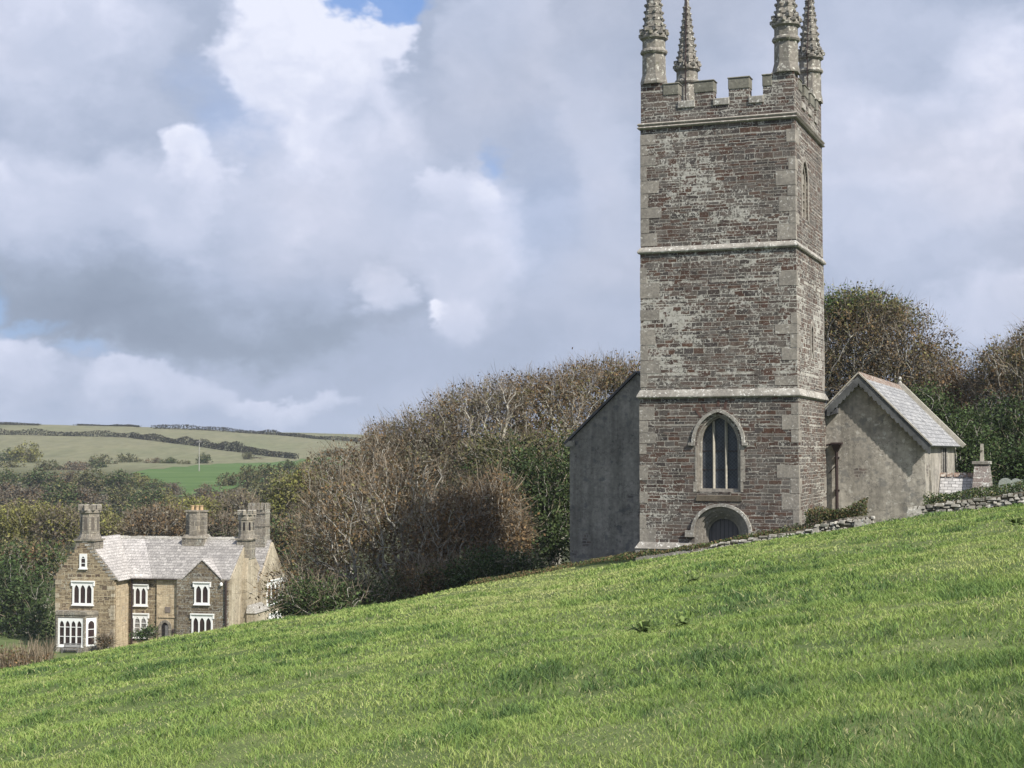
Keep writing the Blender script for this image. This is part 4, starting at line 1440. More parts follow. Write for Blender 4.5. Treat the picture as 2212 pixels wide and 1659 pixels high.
for i in range(5):
    for sgn in (-1, 1):
        x = cx - .92 + i * .46
        if i < 4 or True:
            c4.box(x - (.0 if i else 0.0), min(x + .24, cx + .92) if i < 4 else x + .001, cy + sgn * .75 - .1, cy + sgn * .75 + .1, 13.1, 13.8)
for i in range(3):
    for sgn in (-1, 1):
        c4.box(cx + sgn * .82 - .1, cx + sgn * .82 + .1, cy - .5 + i * .45 - .12, cy - .5 + i * .45 + .12, 13.1, 13.8)
c4.build('chimney', M['chimney'], house, OH)

# bay window on the ground floor of the wing
by = MB()
bay = [(0.42, 0.0), (0.62, -0.95), (3.62, -0.95), (4.45, 0.0)]
by.prism(bay, 'z', -1.0, 0.42)
by.prism(bay, 'z', 3.22, 3.45)
by.prism([(0.36, 0), (0.56, -1.02), (3.66, -1.02), (4.52, 0)], 'z', 3.45, 3.82)
by.prism([(0.42, 0), (0.62, -.95), (0.74, -.95), (0.74, 0)], 'z', 0.42, 3.22)
by.prism([(3.40, -.95), (3.62, -.95), (3.72, -.83), (3.45, -.6)], 'z', 0.42, 3.22)
by.prism([(4.30, -.17), (4.45, 0), (4.2, 0)], 'z', 0.42, 3.22)
by.prism([(0.75, 0), (0.75, -.5), (3.4, -.5), (4.0, 0)], 'z', 0.42, 3.22)
bayw = by.build('bay_wall', M['chimney'], house, OH)
hwin('bay_window', 'f', 0.78, 3.38, 0.46, 3.16, 4, -0.80, 0.22, 2, False)
# canted side light of the bay
sd_ = MB()
A, B = Vector((3.68, -0.86)), Vector((4.36, -0.10))
nrm = Vector((B.y - A.y, -(B.x - A.x))).normalized()
def cf(s, z, d=0.0):
    p = A + (B - A) * s - nrm * d
    return (p.x, p.y, z)
L_ = (B - A).length
outer = [(0, 0.46), (1, 0.46), (1, 3.16), (0, 3.16)]
hole = opening(0.2, 0.8, 0.62, 2.5, 2.9, 4)
sd_.face_holes(outer, [hole], lambda s, z: cf(s, z, -0.02))
reveal(sd_, hole, cf, -0.02, 0.06)
reveal(sd_, outer, cf, -0.02, 0.06)
for zz in (1.3, 2.05):
    sd_.hull8([cf(.2, zz, 0), cf(.8, zz, 0), cf(.8, zz, .03), cf(.2, zz, .03)], [cf(.2, zz + .06, 0), cf(.8, zz + .06, 0), cf(.8, zz + .06, .03), cf(.2, zz + .06, .03)])
sdo = sd_.build('bay_window', M['white_paint'], house, OH)
sp = MB()
sp.add([cf(s, z, 0.04) for s, z in hole], [tuple(range(len(hole)))])
sp.build('pane', M['pane'], sdo, OH)

hwin('attic_window', 'f', 2.52, 3.28, 7.86, 9.26, 1, 0.0, 0.15, 2, False)
hwin('window', 'f', 1.83, 3.98, 4.36, 6.55, 3, 0.0, 0.26)
hwin('window', 'f', 6.72, 8.12, 4.05, 6.05, 2, 3.2, 0.24)
hwin('window', 'f', 6.68, 8.18, 0.95, 3.2, 2, 3.2, 0.24, 4, True, 'pane_lattice')
hwin('window', 'f', 13.2, 14.75, 4.35, 6.40, 2, 2.74, 0.24)
hwin('window', 'f', 12.95, 15.1, 0.95, 3.34, 3, 2.74, 0.26)
hwin('rear_window', 'r', 11.6, 16.4, 3.4, 5.8, 4, 17.3, 0.26)
hwin('rear_window', 'r', 11.8, 16.0, 0.2, 2.4, 4, 17.3, 0.26)
# front door with arched stone surround and plaque
ds = MB()
lo_, li_ = opening(9.42, 10.74, -1.0, 2.05, 2.72, 6), opening(9.70, 10.46, -1.0, 2.0, 2.5, 6)
ds.band(lo_, li_, 'y', 2.90, 3.01)
dso = ds.build('door_surround', M['chimney'], house, OH)
dv = MB()
dv.add([(s, 2.985, z) for s, z in li_], [tuple(range(len(li_)))])
dv.build('doorway', M['dark_void'], dso, OH)
dl_ = MB()
dl_.box(10.08, 10.40, 2.955, 2.98, -1.0, 2.2)
dl_.build('door', M['timber'], dso, OH)
pq = MB()
pq.box(10.05, 10.6, 2.97, 3.015, 3.45, 4.0)
pq.build('plaque', plain('plaque_stone', (0.17, 0.14, 0.12), 0.9, 0.2, 4), ochre_bay, OH)
for s in (9.3, 10.95):
    lp_ = MB()
    lp_.turn(s, 2.9, [(0.05, 1.45), (0.11, 1.55), (0.11, 1.8), (0.03, 1.92)], 6)
    lp_.build('wall_lantern', M['iron'], ochre_bay, OH)
fl = MB()
fl.turn(15.98, 2.6, [(0.02, 6.1), (0.14, 6.2), (0.14, 6.42), (0.02, 6.5)], 8)
fl.build('floodlight', M['white_paint'], house, OH)

# garden bench under the bay window
def hwpt(s, t):
    c, sn = math.cos(-AL), math.sin(-AL)
    return -44.31 + s * c - t * sn, 150.0 + s * sn + t * c
bx, byy = hwpt(2.6, -1.7)
bench = empty('garden_bench', (bx, byy, -19.35), -AL, 'grey wooden garden bench below the bay window of the stone house', 'bench')
b1 = MB()
for i in range(4): b1.box(-.85, .85, -.35 + i * .13, -.25 + i * .13, .42, .46)
b1.build('seat', M['timber'], bench)
b2 = MB()
for i in range(4): b2.box(-.85, .85, .20 + i * .02, .24 + i * .02, .55 + i * .11, .63 + i * .11)
b2.build('backrest', M['timber'], bench)
for sx in (-.8, .8):
    lg = MB()
    lg.box(sx - .04, sx + .04, -.35, -.27, 0, .62)
    lg.box(sx - .04, sx + .04, .2, .28, 0, .95)
    lg.box(sx - .04, sx + .04, -.27, .2, .58, .62)
    lg.build('leg', M['timber'], bench)
# ------------------------------------------------------------------ trees
def W(u, v, d):
    """a place d metres ahead at a design-time bearing"""
    a, b = (u - 1106.0) / 3323.0, (829.5 - v) / 3323.0
    c, s = math.cos(PITCH), math.sin(PITCH)
    D = np.array([a, c - b * s, s + b * c])
    return D * (d / D[1])


def tubes(segs, sides=4):
    """segs (n, 8): p0, p1, r0, r1 -> verts, faces"""
    p0, p1, r0, r1 = segs[:, :3], segs[:, 3:6], segs[:, 6], segs[:, 7]
    d = p1 - p0
    d = d / (np.linalg.norm(d, axis=1, keepdims=True) + 1e-9)
    ref = np.where(np.abs(d[:, 2:3]) > 0.9, np.array([[1.0, 0, 0]]), np.array([[0, 0, 1.0]]))
    u = np.cross(d, ref)
    u /= np.linalg.norm(u, axis=1, keepdims=True) + 1e-9
    v = np.cross(d, u)
    ang = np.arange(sides) * 2 * math.pi / sides
    ring = np.cos(ang)[None, :, None] * u[:, None, :] + np.sin(ang)[None, :, None] * v[:, None, :]
    V = np.concatenate([p0[:, None, :] + ring * r0[:, None, None], p1[:, None, :] + ring * r1[:, None, None]], 1)
    n = len(segs)
    i = np.arange(sides)
    f = np.stack([i, (i + 1) % sides, (i + 1) % sides + sides, i + sides], -1)
    F = (np.arange(n) * 2 * sides)[:, None, None] + f[None]
    return V.reshape(-1, 3), F.reshape(-1, 4)


def grow(base, att, rng, up=0.3, r_tip=0.012, wind=(0, 0, 0)):
    """join every attraction point to the nearest, best-placed older point: a branching skeleton"""
    base = np.asarray(base, float)
    att = att[np.argsort(np.linalg.norm(att - base, axis=1))]
    n = len(att)
    P = np.zeros((n + 1, 3))
    P[0] = base
    P[1:] = att
    par = np.zeros(n + 1, int)
    L = np.zeros(n + 1)
    for k in range(1, n + 1):
        d = np.linalg.norm(P[:k] - P[k], axis=1)
        rise = P[k, 2] - P[:k, 2]
        cost = d * (1 + 0.55 * (rise < 0.0)) + 0.55 * L[:k]
        j = int(np.argmin(cost))
        par[k] = j
        L[k] = L[j] + d[j]
    cnt = np.ones(n + 1)
    for k in range(n, 0, -1):
        cnt[par[k]] += cnt[k]
    rad = r_tip * 0.62 * cnt ** 0.54
    segs = []
    mid = 0.5 * (P[1:] + P[par[1:]])
    ln = np.linalg.norm(P[1:] - P[par[1:]], axis=1)
    mid += rng.normal(0, 1, mid.shape) * (ln * 0.05)[:, None]
    mid[:, 2] += ln * 0.06
    rp = np.minimum(rad[par[1:]], rad[1:] * 1.5)
    a = np.concatenate([P[par[1:]], mid, rp[:, None], ((rp + rad[1:]) / 2)[:, None]], 1)
    b = np.concatenate([mid, P[1:], ((rp + rad[1:]) / 2)[:, None], rad[1:, None]], 1)
    dirs = P[1:] - P[par[1:]]
    dirs /= np.linalg.norm(dirs, axis=1, keepdims=True) + 1e-9
    return np.concatenate([a, b]), P[1:], dirs


def in_blobs(blobs, n, rng, shell=2.4, low=-0.75):
    B = np.array(blobs, float)
    vol = (B[:, 3] * B[:, 4] * B[:, 5]) ** 0.8
    k = rng.choice(len(B), n * 2, p=vol / vol.sum())
    d = rng.normal(0, 1, (n * 2, 3))
    d /= np.linalg.norm(d, axis=1, keepdims=True)
    ok = d[:, 2] > low
    k, d = k[ok][:n], d[ok][:n]
    r = rng.random(len(k)) ** (1 / shell)
    # lumpy outline
    ph = np.sin(d[:, 0] * 5.1 + k * 2.0) * np.sin(d[:, 1] * 4.3 + k) + np.sin(d[:, 2] * 6.0 + d[:, 0] * 3.0 + k)
    r = r * (1 + 0.07 * ph)
    return B[k, :3] + d * B[k, 3:6] * r[:, None], d


def leaf_quads(C, size, rng, flat=0.0):
    n = len(C)
    a = rng.normal(0, 1, (n, 3))
    a[:, 2] *= (1 - flat)
    a /= np.linalg.norm(a, axis=1, keepdims=True)
    b = rng.normal(0, 1, (n, 3))
    b -= a * (a * b).sum(1, keepdims=True)
    b /= np.linalg.norm(b, axis=1, keepdims=True)
    s = size * rng.uniform(0.6, 1.4, (n, 1))
    w = s * rng.uniform(0.45, 0.8, (n, 1))
    V = np.stack([C - a * s * .5, C + b * w * .5, C + a * s * .5, C - b * w * .5], 1).reshape(-1, 3)
    F = np.arange(n * 4).reshape(n, 4)
    return V, F


def twig_quads(C, D, ln, wd, rng, spread=0.5, up=0.35):
    n = len(C)
    d = D + rng.normal(0, spread, (n, 3)) + np.array([0, 0, up])
    d /= np.linalg.norm(d, axis=1, keepdims=True)
    L = ln * rng.uniform(0.5, 1.5, (n, 1))
    s = np.cross(d, rng.normal(0, 1, (n, 3)))
    s /= np.linalg.norm(s, axis=1, keepdims=True)
    w = wd * rng.uniform(0.6, 1.3, (n, 1))
    mid = C + d * L * .55 + rng.normal(0, 0.06, (n, 3)) * L
    tip = C + d * L + rng.normal(0, 0.10, (n, 3)) * L
    V = np.stack([C - s * w * .5, C + s * w * .5, mid - s * w * .4, mid + s * w * .4, tip - s * w * .15, tip + s * w * .15], 1).reshape(-1, 3)
    o = np.arange(n)[:, None] * 6
    F = np.concatenate([o + np.array([[0, 1, 3, 2]]), o + np.array([[2, 3, 5, 4]])])
    return V, F


def tree(name, label, cat, group, base, blobs, seed, leaf=('leaf_brown',), n_att=260, n_twig=2600, n_leaf=5200, size=0.16, r_tip=0.013,
         twig_w=0.026, twig_l=0.75, shell=2.6, clump=0.30, low=-0.75, spread=0.5, sparse=1.0, trunk=None):
    rng = np.random.default_rng(seed)
    base = np.asarray(base, float)
    root = empty(name, tuple(base), 0, label, cat, group)
    B = [(b[0] - base[0], b[1] - base[1], b[2] - base[2], b[3], b[4], b[5]) for b in blobs]
    att, _ = in_blobs(B, n_att, rng, 4.0, -0.9)
    att = np.concatenate([att, in_blobs(B, n_att // 4, rng, 1.6, -0.9)[0]])
    segs, tips, dirs = grow((0, 0, -0.2), att, rng, r_tip=r_tip)
    V, F = tubes(segs, 4)
    np_object('trunk', V, [F], M['bark'], root)
    # crown: twigs fanning from the branch ends and on the shell, leaves in clumps between
    n_twig = int(n_twig * 1.45)
    c2, d2 = in_blobs(B, n_twig // 2, rng, shell + 2, low)
    k = rng.integers(0, len(tips), n_twig - len(c2))
    C = np.concatenate([tips[k] + rng.normal(0, 0.1, (len(k), 3)), c2])
    D = np.concatenate([dirs[k], d2 * 0.8])
    TV, TF = twig_quads(C, D, twig_l, twig_w * .85, rng, spread)
    ncl = max(8, n_leaf // 14)
    cc, _ = in_blobs(B, ncl, rng, shell - 0.5, low)
    kk = rng.integers(0, len(cc), n_leaf)
    LC = cc[kk] + rng.normal(0, clump, (n_leaf, 3))
    LV, LF = leaf_quads(LC, size, rng)
    cm = rng.random(ncl)[kk]                    # whole clumps share a leaf kind
    mi = np.minimum((cm * len(leaf)).astype(int), len(leaf) - 1)
    VV = np.concatenate([TV, LV])
    FF = np.concatenate([TF, LF + len(TV)])
    MI = np.concatenate([np.zeros(len(TF), int), 1 + mi])
    np_object('crown', VV, [FF], [M['twig']] + [M[l] for l in leaf], root, MI)
    return root


def blob(u, v, ru, rv, d, ry=0.85):
    c = W(u, v, d)
    k = d / 3323.0
    return (c[0], c[1], c[2], ru * k, max(ru, rv) * k * ry, rv * k)


def gbase(u, v, d):
    p = W(u, v, d)
    return (p[0], p[1], float(terrain(p[0], p[1])) - 0.15)


HG = 'windswept trees left of the church'
tree('windswept_tree', 'large bare brown windswept tree with pale limbs fanning towards the stone house', 'tree', HG, gbase(850, 1300, 76),
     [blob(800, 1170, 175, 150, 76), blob(700, 1220, 90, 90, 75), blob(860, 1090, 110, 110, 77), blob(640, 1250, 75, 22, 74), blob(600, 1282, 75, 14, 73)], 21, ('leaf_brown', 'leaf_brown', 'leaf_rust', 'leaf_olive'), 714, 3360, 8840, 0.15, 0.017, low=-0.95)
tree('windswept_tree', 'rusty leaved thin tree between the large bare tree and the bramble mound', 'tree', HG, gbase(965, 1275, 73),
     [blob(960, 1180, 100, 115, 74), blob(1010, 1120, 70, 80, 75)], 22, ('leaf_rust', 'leaf_brown'), 408, 1680, 7140, 0.15)
tree('windswept_tree', 'rusty brown sapling-like tree standing directly behind the bramble mound', 'tree', HG, gbase(1075, 1250, 76),
     [blob(1065, 1130, 75, 110, 77), blob(1105, 1170, 40, 70, 76)], 23, ('leaf_rust', 'leaf_brown', 'leaf_brown'), 374, 1560, 6120, 0.15)
tree('windswept_tree', 'dark brown bare tree at the left end of the hedge skyline, above the house roof', 'tree', HG, gbase(770, 1200, 86),
     [blob(760, 1080, 120, 125, 86), blob(715, 1140, 72, 80, 85), blob(815, 1000, 65, 70, 87)], 24, ('leaf_brown', 'leaf_brown', 'leaf_grey'), 544, 2520, 8840, 0.15)
tree('windswept_tree', 'grey brown bare tree second from the left along the hedge skyline', 'tree', HG, gbase(900, 1180, 89),
     [blob(900, 1010, 120, 115, 89), blob(860, 960, 70, 55, 89), blob(940, 920, 70, 50, 89)], 25, ('leaf_brown', 'leaf_grey', 'leaf_olive'), 544, 2640, 8160, 0.15)
tree('windswept_tree', 'bare tree with long pale curving limbs in the middle of the hedge', 'tree', HG, gbase(1035, 1140, 90),
     [blob(1040, 960, 120, 130, 91), blob(1000, 890, 80, 50, 91), blob(1080, 870, 80, 50, 91)], 26, ('leaf_olive', 'leaf_brown', 'leaf_grey'), 646, 2880, 7140, 0.15, 0.020)
tree('windswept_tree', 'olive brown twiggy tree third from the tower along the hedge skyline', 'tree', HG, gbase(1160, 1120, 93),
     [blob(1170, 930, 110, 120, 93), blob(1150, 850, 85, 45, 93), blob(1230, 840, 70, 45, 94)], 27, ('leaf_olive', 'leaf_brown', 'leaf_rust'), 578, 2760, 8160, 0.15, 0.017)
tree('windswept_tree', 'tall brown twiggy tree rising over the grey north aisle roof beside the tower', 'tree', HG, gbase(1300, 1090, 97),
     [blob(1310, 880, 100, 105, 97), blob(1290, 815, 70, 40, 97), blob(1370, 820, 70, 45, 97), blob(1420, 860, 60, 60, 97)], 28, ('leaf_brown', 'leaf_rust', 'leaf_olive'), 544, 2760, 8840, 0.15)
tree('ivy_clad_tree', 'dark evergreen ivy clad tree in the shadow left of the north aisle wall', 'tree', None, gbase(1190, 1190, 82),
     [blob(1195, 1170, 55, 55, 80), blob(1185, 1110, 70, 95, 82), blob(1230, 1060, 50, 110, 83), blob(1130, 1050, 70, 80, 83)], 29, ('leaf_dark',), 272, 420, 15300, 0.17, low=-1.1, clump=0.35)
tree('ivy_clad_tree', 'olive green ivy covered tree below the middle of the hedge', 'tree', None, gbase(1110, 1190, 86),
     [blob(1090, 1010, 100, 75, 86), blob(1190, 1000, 70, 70, 87)], 30, ('leaf_olive', 'leaf_dark', 'leaf_olive'), 340, 900, 11050, 0.17, low=-1.1, clump=0.35)
tree('bramble_mound', 'rounded dark green bramble mound at the field edge left of the north aisle', 'shrub', None, gbase(1085, 1265, 70),
     [blob(1070, 1232, 85, 48, 70), blob(1130, 1232, 55, 30, 70), blob(1010, 1250, 60, 35, 70)], 31, ('leaf_dark', 'leaf_green', 'leaf_dark'), 90, 300, 9500, 0.12, low=-1.1, clump=0.22, twig_l=0.5)
tree('undergrowth_bush', 'low dark green undergrowth bush beneath the large bare tree', 'shrub', None, gbase(720, 1318, 70),
     [blob(720, 1290, 120, 40, 71), blob(850, 1285, 70, 38, 71), blob(640, 1310, 60, 24, 71)], 32, ('leaf_dark', 'leaf_dark', 'leaf_green'), 153, 840, 11050, 0.13, low=-1.1, clump=0.25)
tree('undergrowth_bush', 'brown and green undergrowth bush under the rusty leaved thin tree', 'shrub', None, gbase(930, 1282, 70),
     [blob(930, 1262, 80, 40, 71), blob(985, 1250, 60, 35, 71)], 33, ('leaf_dark', 'leaf_rust', 'leaf_brown'), 136, 780, 7140, 0.12, low=-1.1, clump=0.22)

# right of the tower
tree('windswept_tree', 'big rounded brown tree with yellow green top between the tower and the south aisle gable', 'tree', None, gbase(1900, 1040, 96),
     [blob(1880, 790, 135, 150, 95), blob(1960, 820, 120, 150, 95), blob(1800, 800, 100, 140, 97), blob(2030, 880, 75, 130, 96), blob(1870, 700, 90, 50, 95)], 41, ('leaf_brown', 'leaf_brown', 'leaf_grey', 'leaf_olive'), 884, 5700, 37400, 0.16, 0.017, low=-0.9)
tree('yellow_top_tree', 'yellow green tree top showing above the big brown tree beside the tower', 'tree', None, gbase(1850, 1000, 99),
     [blob(1850, 665, 95, 38, 96), blob(1930, 685, 60, 36, 96), blob(1795, 690, 50, 45, 96)], 42, ('leaf_yellow', 'leaf_olive', 'leaf_green'), 272, 720, 8500, 0.17)
tree('evergreen_tree', 'rounded dark evergreen tree behind the slate roof of the south aisle', 'tree', None, gbase(2030, 1060, 82),
     [blob(2000, 930, 85, 95, 82), blob(2065, 975, 85, 90, 82), blob(1950, 900, 60, 60, 83), blob(2110, 990, 45, 60, 82)], 43, ('leaf_dark', 'leaf_green', 'leaf_dark'), 272, 300, 23800, 0.15, low=-1.1, clump=0.32)
tree('windswept_tree', 'large dark tree with grey olive twigs at the far right edge', 'tree', None, gbase(2210, 1050, 90),
     [blob(2215, 850, 115, 130, 90), blob(2160, 820, 70, 70, 91), blob(2260, 820, 110, 120, 91), blob(2240, 750, 70, 40, 91)], 44, ('leaf_grey', 'leaf_olive', 'leaf_brown'), 714, 3900, 25500, 0.16, 0.017, low=-0.9)
tree('ivy_clad_tree', 'very dark ivy covered tree standing behind the porch cross at the right', 'tree', None, gbase(2170, 1060, 86),
     [blob(2185, 960, 75, 100, 86), blob(2140, 930, 45, 80, 87), blob(2240, 970, 70, 100, 86)], 45, ('leaf_dark',), 272, 360, 16150, 0.17, low=-1.1, clump=0.35)
tree('rusty_tree', 'rusty brown leaved tree between the evergreen and the dark trees at right', 'tree', None, gbase(2105, 1050, 92),
     [blob(2095, 890, 45, 80, 92), blob(2120, 950, 40, 60, 91), blob(2050, 850, 40, 60, 93)], 46, ('leaf_rust', 'leaf_brown'), 306, 1020, 7820, 0.15)
tree('windswept_tree', 'brown twiggy tree beyond the right edge, behind the end of the higher wall', 'tree', None, gbase(2400, 1030, 88),
     [blob(2400, 840, 130, 150, 88), blob(2500, 880, 110, 130, 88)], 48, ('leaf_grey', 'leaf_brown', 'leaf_olive'), 300, 3500, 9000, 0.17, low=-0.9)
tree('laurel_bush', 'low dark green laurel bush behind the small headstones', 'shrub', None, gbase(2200, 1060, 76),
     [blob(2190, 1010, 45, 35, 76), blob(2230, 1000, 45, 45, 76)], 47, ('leaf_dark', 'leaf_green'), 102, 120, 6120, 0.16, low=-1.1)

# round the stone house
def house_tree(name, label, u, v, ru, rv, d, seed, leaf, cat='tree', n=2600, size=0.34, extra=(), twigs=320):
    return tree(name, label, cat, 'trees around the stone house' if cat == 'tree' else None, gbase(u, v + rv * 1.1, d), [blob(u, v, ru, rv, d)] + [blob(*e) for e in extra], seed, leaf, 130, twigs, int(n * 1.5), size,
                0.02, 0.05, 1.1, clump=0.5, low=-1.1)
house_tree('garden_tree', 'dark green tree close against the left gable of the house', 60, 1310, 62, 95, 164, 51, ('leaf_dark', 'leaf_green', 'leaf_dark'), n=5200, extra=((15, 1290, 50, 110, 166), (95, 1350, 30, 60, 160)))
house_tree('garden_tree', 'brown and olive tree left of the house, above the dark green one', 85, 1215, 70, 50, 172, 52, ('leaf_brown', 'leaf_olive', 'leaf_green'), n=3600, extra=((20, 1215, 60, 50, 173),))
house_tree('garden_tree', 'yellow green tree at the left edge, left of the castellated gable chimney', 40, 1135, 70, 45, 192, 53, ('leaf_yellow', 'leaf_yellow', 'leaf_olive'), n=3400)
house_tree('garden_tree', 'grey olive twiggy tree immediately left of the castellated gable chimney', 125, 1140, 50, 48, 190, 54, ('leaf_grey', 'leaf_olive', 'leaf_yellow'), n=2800, twigs=1000)
house_tree('garden_tree', 'small yellow green tree immediately right of the castellated gable chimney', 240, 1150, 40, 26, 186, 55, ('leaf_yellow', 'leaf_olive'), n=1600)
house_tree('garden_tree', 'grey brown bare tree behind the roof ridge, left of the chimney with three pots', 340, 1145, 80, 50, 178, 56, ('leaf_brown', 'leaf_grey', 'leaf_brown'), n=3400, twigs=1500)
house_tree('garden_tree', 'yellow green tree just above the three orange chimney pots', 432, 1105, 58, 26, 196, 57, ('leaf_yellow', 'leaf_yellow', 'leaf_yellow'), n=2200)
house_tree('garden_tree', 'bare tree with pale forked branches between the pot chimney and the slit turret', 482, 1150, 45, 38, 176, 58, ('leaf_dark', 'leaf_brown', 'leaf_grey'), n=1500, twigs=700)
house_tree('garden_tree', 'brown tree rising between the turret and the yellow tree', 520, 1105, 40, 36, 196, 59, ('leaf_grey', 'leaf_olive'), n=1700, twigs=700)
house_tree('garden_tree', 'bright yellow green tree right of the broad castellated stack', 632, 1066, 48, 44, 186, 60, ('leaf_yellow', 'leaf_yellow', 'leaf_olive'), n=4200, extra=((680, 1040, 45, 26, 187), (602, 1100, 32, 42, 186)))
house_tree('garden_tree', 'olive green tree half hidden behind the rear gable of the house', 615, 1165, 45, 60, 180, 61, ('leaf_olive', 'leaf_green', 'leaf_brown'), n=2400)
tree('flower_bed_bush', 'small green bush in front of the lattice window of the house', 'shrub', None, gbase(318, 1372, 149), [blob(322, 1366, 22, 12, 149), blob(305, 1372, 18, 8, 149)], 62, ('leaf_green', 'leaf_dark'), 40, 60, 900, 0.2, low=-1.1, twig_w=0.04, clump=0.25)
tree('flower_bed_bush', 'brown dead bush against the right corner of the front gable', 'shrub', None, gbase(232, 1392, 148), [blob(228, 1386, 14, 9, 148)], 63, ('leaf_rust', 'leaf_brown'), 40, 300, 300, 0.14, low=-1.1, twig_w=0.05, clump=0.2)

# the valley wood: a few grown crowns, copied
KIND = [('leaf_olive', 'leaf_dark', 'leaf_olive'), ('leaf_grey', 'leaf_brown', 'leaf_olive'), ('leaf_dark', 'leaf_green', 'leaf_olive'), ('leaf_yellow', 'leaf_yellow', 'leaf_olive'), ('leaf_grey', 'leaf_grey', 'leaf_brown')]
WORDS = ['olive brown', 'grey brown', 'dark green', 'yellow olive', 'bare grey']
proto = []
for k in range(5):
    rng = np.random.default_rng(80 + k)
    B = [(0, 0, 0, 1, 1, .85), (.45, .2, -.15, .6, .6, .55), (-.5, -.1, -.1, .55, .6, .5), (.05, -.3, .3, .6, .5, .5)]
    cc, _ = in_blobs(B, 150, rng, 3.0, -1.1)
    LC = cc[rng.integers(0, 150, 2400)] + rng.normal(0, .075, (2400, 3))
    LV, LF = leaf_quads(LC, 0.11, rng)
    c2, d2 = in_blobs(B, 120, rng, 6, -.3)
    TV, TF = twig_quads(c2, d2 * .8, 0.20, 0.012, rng, .4)
    seg, _, _ = grow((0, 0, -2.6), in_blobs(B, 50, rng, 1.5, -.9)[0], rng, r_tip=0.012)
    proto.append((LV, LF, TV, TF, np.minimum((rng.random(150)[0:150][rng.integers(0, 150, 2400)] * 3).astype(int), 2), seg))
protos = {}
def far_tree(u, v, ru, rv, d, kind, label, group, seed, name='wood_tree'):
    r = random.Random(seed)
    p = W(u, v, d)
    s = ru * d / 3323.0
    sz = rv * d / 3323.0
    gz = float(terrain(p[0], p[1]))
    root = empty(name, (p[0], p[1], p[2]), 0, label, 'tree', group)
    if kind not in protos:
        LV, LF, TV, TF, mi, seg = proto[kind]
        c = np_object('crown', np.concatenate([LV, TV]), [np.concatenate([LF, TF + len(LV)])], [M[l] for l in KIND[kind]] + [M['twig']], root, np.concatenate([mi, np.full(len(TF), 3)]))
        tv, tf = tubes(seg, 4)
        t = np_object('trunk', tv, [tf], M['twig'], root)
        protos[kind] = (c, t)
    else:
        c, t = (o.copy() for o in protos[kind])
        for o in (c, t):
            COL.objects.link(o)
            o.parent = root
    a = r.uniform(0, 6.28)
    c.rotation_euler = (0, 0, a)
    t.rotation_euler = (0, 0, a)
    c.scale = (s, s, sz * 1.15)
    hz = max(0.5, (p[2] - gz) / 2.6)
    t.scale = (s, s, max(hz, sz))
    return root

FAR = []
for d, row in ((580, [(300, 1002, 22, 14), (335, 1000, 25, 14), (370, 999, 25, 15), (405, 1001, 20, 13), (438, 997, 18, 16), (268, 998, 30, 24), (222, 1003, 32, 22), (60, 988, 40, 28), (20, 996, 34, 24)]),
               (660, [(705, 975, 20, 9), (733, 972, 24, 10), (758, 973, 18, 10), (548, 990, 22, 9), (585, 990, 24, 8), (530, 988, 16, 8)]),
               (520, [(105, 1010, 36, 20), (160, 1012, 36, 20), (15, 1015, 40, 22), (205, 1018, 32, 20)]),
               (430, [(20, 1038, 46, 28), (80, 1036, 46, 26), (140, 1038, 46, 26), (200, 1036, 45, 28), (255, 1038, 38, 26), (300, 1042, 34, 25), (340, 1054, 30, 22), (372, 1066, 24, 20),
                      (455, 1060, 30, 20), (492, 1046, 30, 24), (535, 1034, 32, 24), (580, 1024, 32, 24), (622, 1012, 30, 22), (662, 1008, 34, 24), (702, 1014, 30, 22)]),
               (350, [(10, 1074, 50, 32), (75, 1076, 50, 30), (135, 1078, 50, 32), (195, 1080, 45, 30), (255, 1082, 45, 30), (310, 1086, 42, 28), (360, 1090, 40, 28), (405, 1090, 32, 25),
                      (452, 1082, 40, 28), (508, 1076, 40, 30), (560, 1068, 40, 32), (612, 1052, 40, 32), (655, 1046, 42, 32)]),
               (275, [(30, 1112, 55, 32), (100, 1114, 55, 30), (165, 1114, 55, 30), (230, 1116, 50, 30), (290, 1118, 48, 28), (345, 1118, 45, 26), (400, 1115, 45, 26), (560, 1112, 45, 28)])):
    for t in row:
        FAR.append((d, t))
rf = random.Random(31)
for i, (d, (u, v, ru, rv)) in enumerate(FAR):
    k = rf.choice([0, 2, 2, 0, 1, 4, 3] if d > 300 else [0, 3, 3, 2])
    if d == 580: lab, grp = '%s tree in the line along the lower edge of the far olive field' % WORDS[k], 'trees along the far field edge'
    elif d == 660: lab, grp = '%s little tree beside the far hedge, above the bright green pasture' % WORDS[k], 'little trees by the far hedge'
    elif u > 440: lab, grp = '%s tree in the wood right of the green pasture, beyond the house' % WORDS[k], 'wood right of the pasture'
    elif d < 300: lab, grp = '%s tree on the nearest edge of the valley wood behind the house' % WORDS[k], 'near edge of the valley wood'
    elif d < 400: lab, grp = '%s tree in the middle of the valley wood behind the house' % WORDS[k], 'middle of the valley wood'
    else: lab, grp = '%s tree at the back of the valley wood, below the olive fields' % WORDS[k], 'back of the valley wood'
    far_tree(u + rf.uniform(-6, 6), v + rf.uniform(-5, 5), ru * rf.uniform(.85, 1.15), rv * rf.uniform(.85, 1.2), d + rf.uniform(-20, 20), k, lab, grp, i)


def ground_hit(u, v, d0=180, d1=1400):
    best = None
    for d in np.arange(d0, d1, 2.0):
        p = W(u, v, d)
        if p[2] <= float(terrain(p[0], p[1], False)):
            return p
    return W(u, v, 940)


M['hedge_green'] = foliage('green_hedge', [(0.028, 0.032, 0.018), (0.04, 0.044, 0.024)], 0.9, 0.1, 0.05, 0.25)
M['hedge'] = foliage('dark_hedge', [(0.035, 0.030, 0.020), (0.05, 0.042, 0.027)], 0.9, 0.1, 0.2, 0.3)


